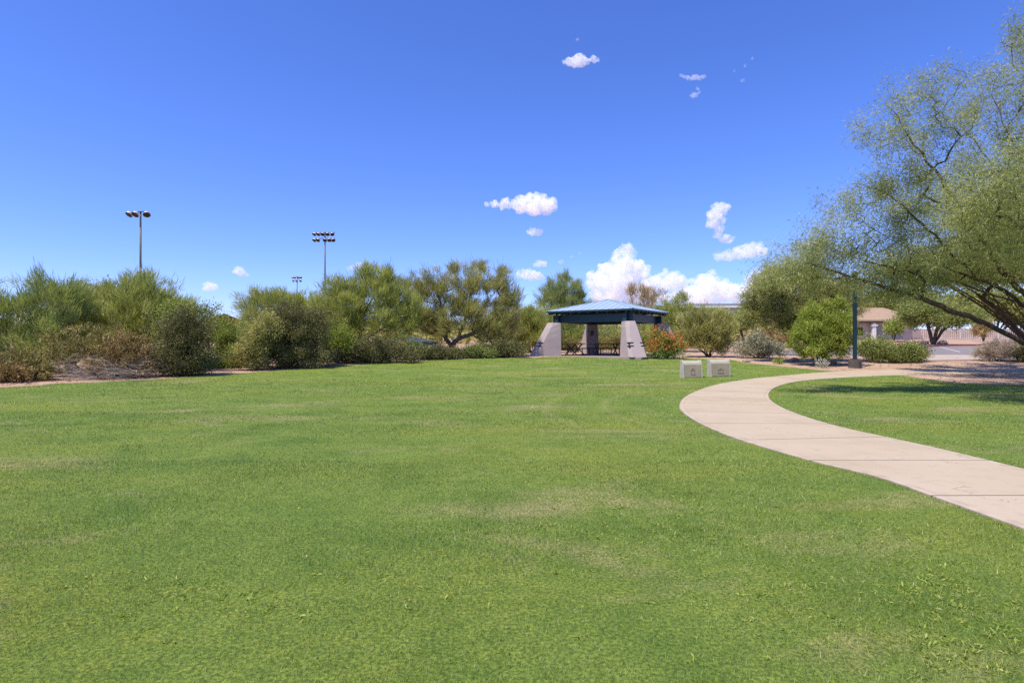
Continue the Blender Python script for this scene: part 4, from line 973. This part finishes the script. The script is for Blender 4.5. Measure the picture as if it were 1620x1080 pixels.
def wall_line(name, lab, pts, h, th, mat, cat='wall'):
    x0, y0 = pts[0]; t = thing(name, lab, cat, (x0, y0, tz(x0, y0)))
    mb = MB(); cp = MB()
    for (a, b) in zip(pts, pts[1:]):
        a3 = Vector((a[0] - x0, a[1] - y0, tz(*a) - tz(x0, y0))); b3 = Vector((b[0] - x0, b[1] - y0, tz(*b) - tz(x0, y0))); d = (b3 - a3); n = Vector((-d.y, d.x, 0)).normalized() * th / 2
        for m, z0, z1, k in ((mb, -.2, h, 1), (cp, h + .002, h + .09, 1.3)):
            v = [a3 + n * k, a3 - n * k, b3 - n * k, b3 + n * k]; m.poly([p + Vector((0, 0, z0)) for p in v] + [p + Vector((0, 0, z1)) for p in v], [(0, 1, 2, 3), (7, 6, 5, 4), (0, 4, 5, 1), (1, 5, 6, 2), (2, 6, 7, 3), (3, 7, 4, 0)])
    mb.build('wall_face', mat, t); cp.build('coping', mat, t); return t
wall_line('block_wall', 'tan block wall behind the silver grey sage', [at(1140, 84), at(1262, 82)], 1.75, .25, MAT_WALL)
wall_line('block_wall', 'long tan block wall behind the pale picket fence', [at(1425, 99), at(1520, 98), at(1720, 96)], 1.75, .25, MAT_WALL)
def picket_fence():
    a, b = at(1432, 93), at(1700, 90); x0, y0 = a; L = math.dist(a, b); z0 = tz(*a); t = thing('picket_fence', 'pale metal picket fence across the far side of the car park', 'fence', (x0, y0, z0), math.atan2(b[1] - a[1], b[0] - a[0]))
    pk = MB()
    for i in range(int(L / .28)): pk.box((i * .28, 0, .86), (.05, .035, 1.62))
    pk.build('pickets', MAT_PICK, t)
    rl_ = MB()
    for z in (.22, 1.5): rl_.box((L / 2, .05, z), (L, .05, .07))
    rl_.build('rail', MAT_PICK, t)
    for i in range(int(L / 2.8) + 1): MB().box((i * 2.8, .11, .88), (.12, .1, 1.85)).build('post', MAT_PICK, t)
picket_fence()

def kerb(lab, pts, mat):
    pts = smooth_line(pts, 30); x0, y0 = pts[0]; ch = MB(); prev = None
    for p, q in zip(pts, pts[1:]):
        ch.bar((p[0] - x0, p[1] - y0, tz(*p) + .07), (q[0] - x0, q[1] - y0, tz(*q) + .07), .17, .18)
    o = ch.build('kerb', mat); o.location = (x0, y0, 0); o['kind'] = 'structure'; return o
kerb('', [G(1455, 549), G(1500, 547.6), G(1545, 546.8), G(1562, 545.2), G(1640, 545)], MAT_REDK)
kerb('', [G(1400, 542), G(1440, 541.5), G(1470, 541)], MAT_REDK)
def stripe(p, q, w):
    a, b = Vector(p), Vector(q); d = (b - a).normalized(); n = Vector((-d.y, d.x)) * w / 2
    return [tuple(a + n), tuple(a - n), tuple(b - n), tuple(b + n)]
for p, q in (((1487, 549), (1519, 557)), ((1545, 549), (1600, 557)), ((1500, 553.2), (1570, 551))):
    sheet('parking_line', stripe(G(*p), G(*q), .12), MAT_LINE, .018, 3)
def rock(px, py, s, lab, seed):
    x, y = G(px, py); bm = bmesh.new(); bmesh.ops.create_icosphere(bm, subdivisions=3, radius=1); r = random.Random(seed)
    from mathutils import noise as mn
    for v in bm.verts:
        k = 1 + .35 * mn.noise(v.co * 1.3 + Vector((seed * 3.1, 0, 0))) + .12 * mn.noise(v.co * 4 + Vector((0, seed, 0)))
        v.co = Vector((v.co.x * 1.2 * k, v.co.y * k, v.co.z * .7 * k)) * s
    me = bpy.data.meshes.new('rock'); bm.to_mesh(me); bm.free(); me.materials.append(MAT_ROCK)
    o = link(bpy.data.objects.new('rock', me)); o.location = (x, y, tz(x, y) + s * .35); tag(o, lab, 'rock', 'landscape rocks')
for i, a in enumerate(((1181, 573, .16, 'small brown rock on bare ground right of the stone markers'), (1442, 545.5, .42, 'left boulder under the dark car park tree'), (1462, 544, .40, 'middle boulder under the dark car park tree'),
                       (1492, 544, .46, 'right boulder under the dark car park tree'), (1257, 572, .20, 'grey rock under the left of the bright green bush'), (1318, 575, .16, 'small rock between the bright green bush and lamp post'),
                       (1455, 572, .15, 'pale rock at the end of the trimmed shrubs'))): rock(*a, i + 1)

# ------------------------------------------------------------------ clouds
def cloud(lab, puffs, dens, D=1800.0, seed=1, rough=.78, flat=0.0, vox=2.6):
    r = random.Random(seed); k = D / F
    bm = bmesh.new(); c0 = P(puffs[0][0], puffs[0][1], D)
    for (px, py, rp) in puffs:
        rp *= 1.26
        c = P(px, py, D) - c0; R = rp * k
        def add(c, R, f=1.0): bmesh.ops.create_icosphere(bm, subdivisions=2, radius=1, matrix=Matrix.Translation(c) @ Matrix.Diagonal((R, R * .9, R * f, 1)))
        add(c, R * .86)
        for _ in range(9):
            a = r.uniform(0, 2 * math.pi); u = r.uniform(-.35 if flat else -.8, 1); q = math.sqrt(max(0, 1 - u * u)); rr = R * r.uniform(.25, .5)
            add(c + Vector((math.cos(a) * q * R * .72, math.sin(a) * q * R * .6, u * R * .72)), rr)
    me = bpy.data.meshes.new('cloud_hull'); bm.to_mesh(me); bm.free()
    o = bpy.data.objects.new('cloud_hull', me); COL.objects.link(o)
    m = o.modifiers.new('r', 'REMESH'); m.mode = 'VOXEL'; m.voxel_size = vox
    avg = sum(p[2] for p in puffs) / len(puffs) * k
    for i, (sc, st) in enumerate(((avg * .9, avg * rough), (avg * .4, avg * rough * .55), (avg * .17, avg * rough * .28))):
        tx = bpy.data.textures.new('cloud_noise', 'CLOUDS'); tx.noise_scale = max(sc, 1.5); tx.noise_depth = 3
        d = o.modifiers.new('d', 'DISPLACE'); d.texture = tx; d.strength = st; d.mid_level = .56; d.texture_coords = 'LOCAL'
    dg = bpy.context.evaluated_depsgraph_get(); ev = o.evaluated_get(dg); m2 = bpy.data.meshes.new_from_object(ev)
    bpy.data.objects.remove(o); bpy.data.meshes.remove(me)
    m2.name = 'cloud'; m2.materials.clear(); m2.materials.append(cloud_mat('cloud_vapour', dens * (1.05 if 14 <= seed <= 17 else .72), max(8.0, avg * .85)))
    c = link(bpy.data.objects.new('cloud', m2)); c.location = c0; tag(c, lab, 'cloud', 'small white clouds in the sky'); return c
T, H_ = .035, .075
cloud('wide white cloud with a tail to the left above the shelter', [(845, 325, 17), (825, 326, 13), (862, 326, 15), (800, 322, 9), (783, 323, 7), (874, 326, 9), (836, 317, 10), (850, 314, 8), (770, 324, 4), (812, 322, 8)], .07, seed=1)
cloud('small oval cloud just below the wide tailed cloud', [(843, 367, 7), (853, 368, 6), (837, 367, 4)], .06, seed=2)
cloud('tiny cloud above the puff left of the shelter roof', [(853, 417, 6), (861, 418, 5), (847, 419, 4)], .06, seed=3)
cloud('puff of cloud between the vase shaped palo verde and the upright palo verde', [(832, 434, 9), (845, 436, 9), (855, 437, 6), (822, 434, 6)], .06, seed=4)
cloud('lower of the two lone small clouds at left', [(330, 454, 8), (339, 455, 6), (323, 456, 4)], .065, seed=5)
cloud('higher of the two lone small clouds at left', [(377, 428, 7), (384, 432, 6), (390, 435, 3), (371, 429, 4)], .065, seed=6)
cloud('faint cloud at the top of the large palo verde', [(568, 420, 7), (556, 424, 5), (549, 425, 3)], .035, seed=7)
cloud('towering heaped cloud rising above the shelter roof', [(985, 425, 24), (990, 405, 14), (965, 430, 18), (950, 445, 18), (1008, 432, 18), (975, 455, 26), (950, 465, 18), (1010, 460, 22), (990, 396, 9), (1024, 425, 8), (940, 455, 9), (975, 410, 10)], .05, seed=8, vox=3.4)
cloud('rounded cloud bank right of the towering heaped cloud', [(1060, 445, 17), (1040, 448, 14), (1078, 448, 12), (1050, 438, 10), (1070, 436, 9), (1028, 450, 10)], .05, D=1650, seed=9)
cloud('low broad cloud bank above the long white roof', [(1118, 460, 24), (1095, 468, 18), (1145, 462, 18), (1168, 465, 16), (1110, 448, 14), (1130, 450, 12), (1072, 472, 14), (1185, 465, 16), (1200, 470, 14), (1050, 474, 12)], .05, D=1750, seed=10, vox=3.4)
cloud('cloud puff half hidden behind the left fringe of the big mesquite', [(1196, 440, 13), (1190, 452, 12), (1208, 446, 12), (1206, 432, 8)], .045, D=1700, seed=11)
cloud('upright wisp of cloud shaped like a leaning column', [(1138, 330, 11), (1131, 342, 12), (1127, 353, 9), (1148, 328, 7), (1138, 362, 8), (1136, 372, 7), (1146, 377, 8), (1154, 378, 7), (1140, 350, 8)], .055, seed=12)
cloud('flat cloud under the leaning column of cloud', [(1185, 397, 13), (1170, 400, 12), (1198, 396, 12), (1152, 404, 10), (1138, 406, 8), (1208, 397, 8)], .04, seed=13)
cloud('highest small cloud in the deep blue sky', [(916, 95, 11), (900, 97, 7), (908, 98, 8), (940, 93, 6), (892, 98, 4), (930, 96, 5), (947, 95, 3)], .045, seed=14, rough=.8)
cloud('thin ragged cloud wisp in the upper right sky', [(1098, 122, 5), (1107, 123, 4), (1114, 121, 3.5), (1090, 123, 4), (1083, 121, 3.5), (1078, 119, 3)], .03, seed=15, rough=.9, vox=2)
cloud('small fuzzy wisp directly under the ragged cloud wisp', [(1098, 150, 5), (1106, 146, 3), (1104, 140, 3)], .025, seed=16, rough=.9, vox=2)
cloud('faintest cloud streak highest toward the big mesquite', [(1175, 127, 3), (1179, 104, 2.5), (1191, 92, 2.5), (1162, 112, 2)], .022, seed=17, rough=.9, vox=1.6)
cloud('cloud glimpsed through the leaves of the big mesquite', [(1284, 386, 8), (1274, 388, 6), (1294, 387, 6)], .05, seed=18)
cloud('pinprick speck of cloud above the highest small cloud', [(914, 62, 3)], .025, seed=19, rough=.9, vox=1.6)
cloud('two faint cloud flecks left of the towering cloud', [(887, 414, 4), (904, 406, 2.5), (917, 400, 2.5)], .03, seed=20, rough=.8, vox=1.6)

# ------------------------------------------------------------------ light, sky, camera
EL = math.radians(63); hx, hy = -.76, -.65
w = bpy.data.worlds.new('World'); scene.world = w; w.use_nodes = True; nt = w.node_tree; nt.nodes.clear()
sky = nt.nodes.new('ShaderNodeTexSky'); sky.sky_type = 'NISHITA'; sky.sun_disc = False
sky.sun_elevation = EL; sky.sun_rotation = math.atan2(hx, hy); sky.altitude = 600
sky.air_density = 1.0; sky.dust_density = .35; sky.ozone_density = 4.0
hs = nt.nodes.new('ShaderNodeHueSaturation'); hs.inputs['Saturation'].default_value = 1.12; hs.inputs['Value'].default_value = 1.0
bg = nt.nodes.new('ShaderNodeBackground'); bg.inputs[1].default_value = .105
wo = nt.nodes.new('ShaderNodeOutputWorld')
nt.links.new(sky.outputs[0], hs.inputs['Color']); tint = mixc(nt, 1.0, hs.outputs[0], (.95, 1.0, 1.6), 'MULTIPLY'); nt.links.new(tint, bg.inputs[0]); nt.links.new(bg.outputs[0], wo.inputs[0])
L = bpy.data.lights.new('sun', 'SUN'); L.energy = 4.4; L.angle = math.radians(.53); L.color = (1, .93, .80)
so = bpy.data.objects.new('sun', L); COL.objects.link(so)
dv = Vector((hx * math.cos(EL), hy * math.cos(EL), math.sin(EL))); so.rotation_euler = dv.to_track_quat('Z', 'Y').to_euler(); so.location = (-30, -30, 60)

cam = bpy.data.cameras.new('camera'); cam.sensor_width = 36; cam.lens = 36 * F / 1620; cam.clip_start = .05; cam.clip_end = 9000
co = bpy.data.objects.new('camera', cam); COL.objects.link(co); co.location = (0, 0, CAMZ)
co.rotation_euler = (math.radians(90) + math.atan(3 / F), 0, 0); scene.camera = co

scene.view_settings.view_transform = 'Standard'; scene.view_settings.look = 'None'; scene.view_settings.exposure = .5; scene.view_settings.gamma = 1
cy = scene.cycles
cy.sample_clamp_indirect = 4; cy.volume_max_steps = 64; cy.max_bounces = 8; cy.diffuse_bounces = 4; cy.glossy_bounces = 2; cy.transmission_bounces = 3; cy.volume_bounces = 8; cy.transparent_max_bounces = 24
cy.use_denoising = False
print('leaf quads', sum(n for _, n in STAT))
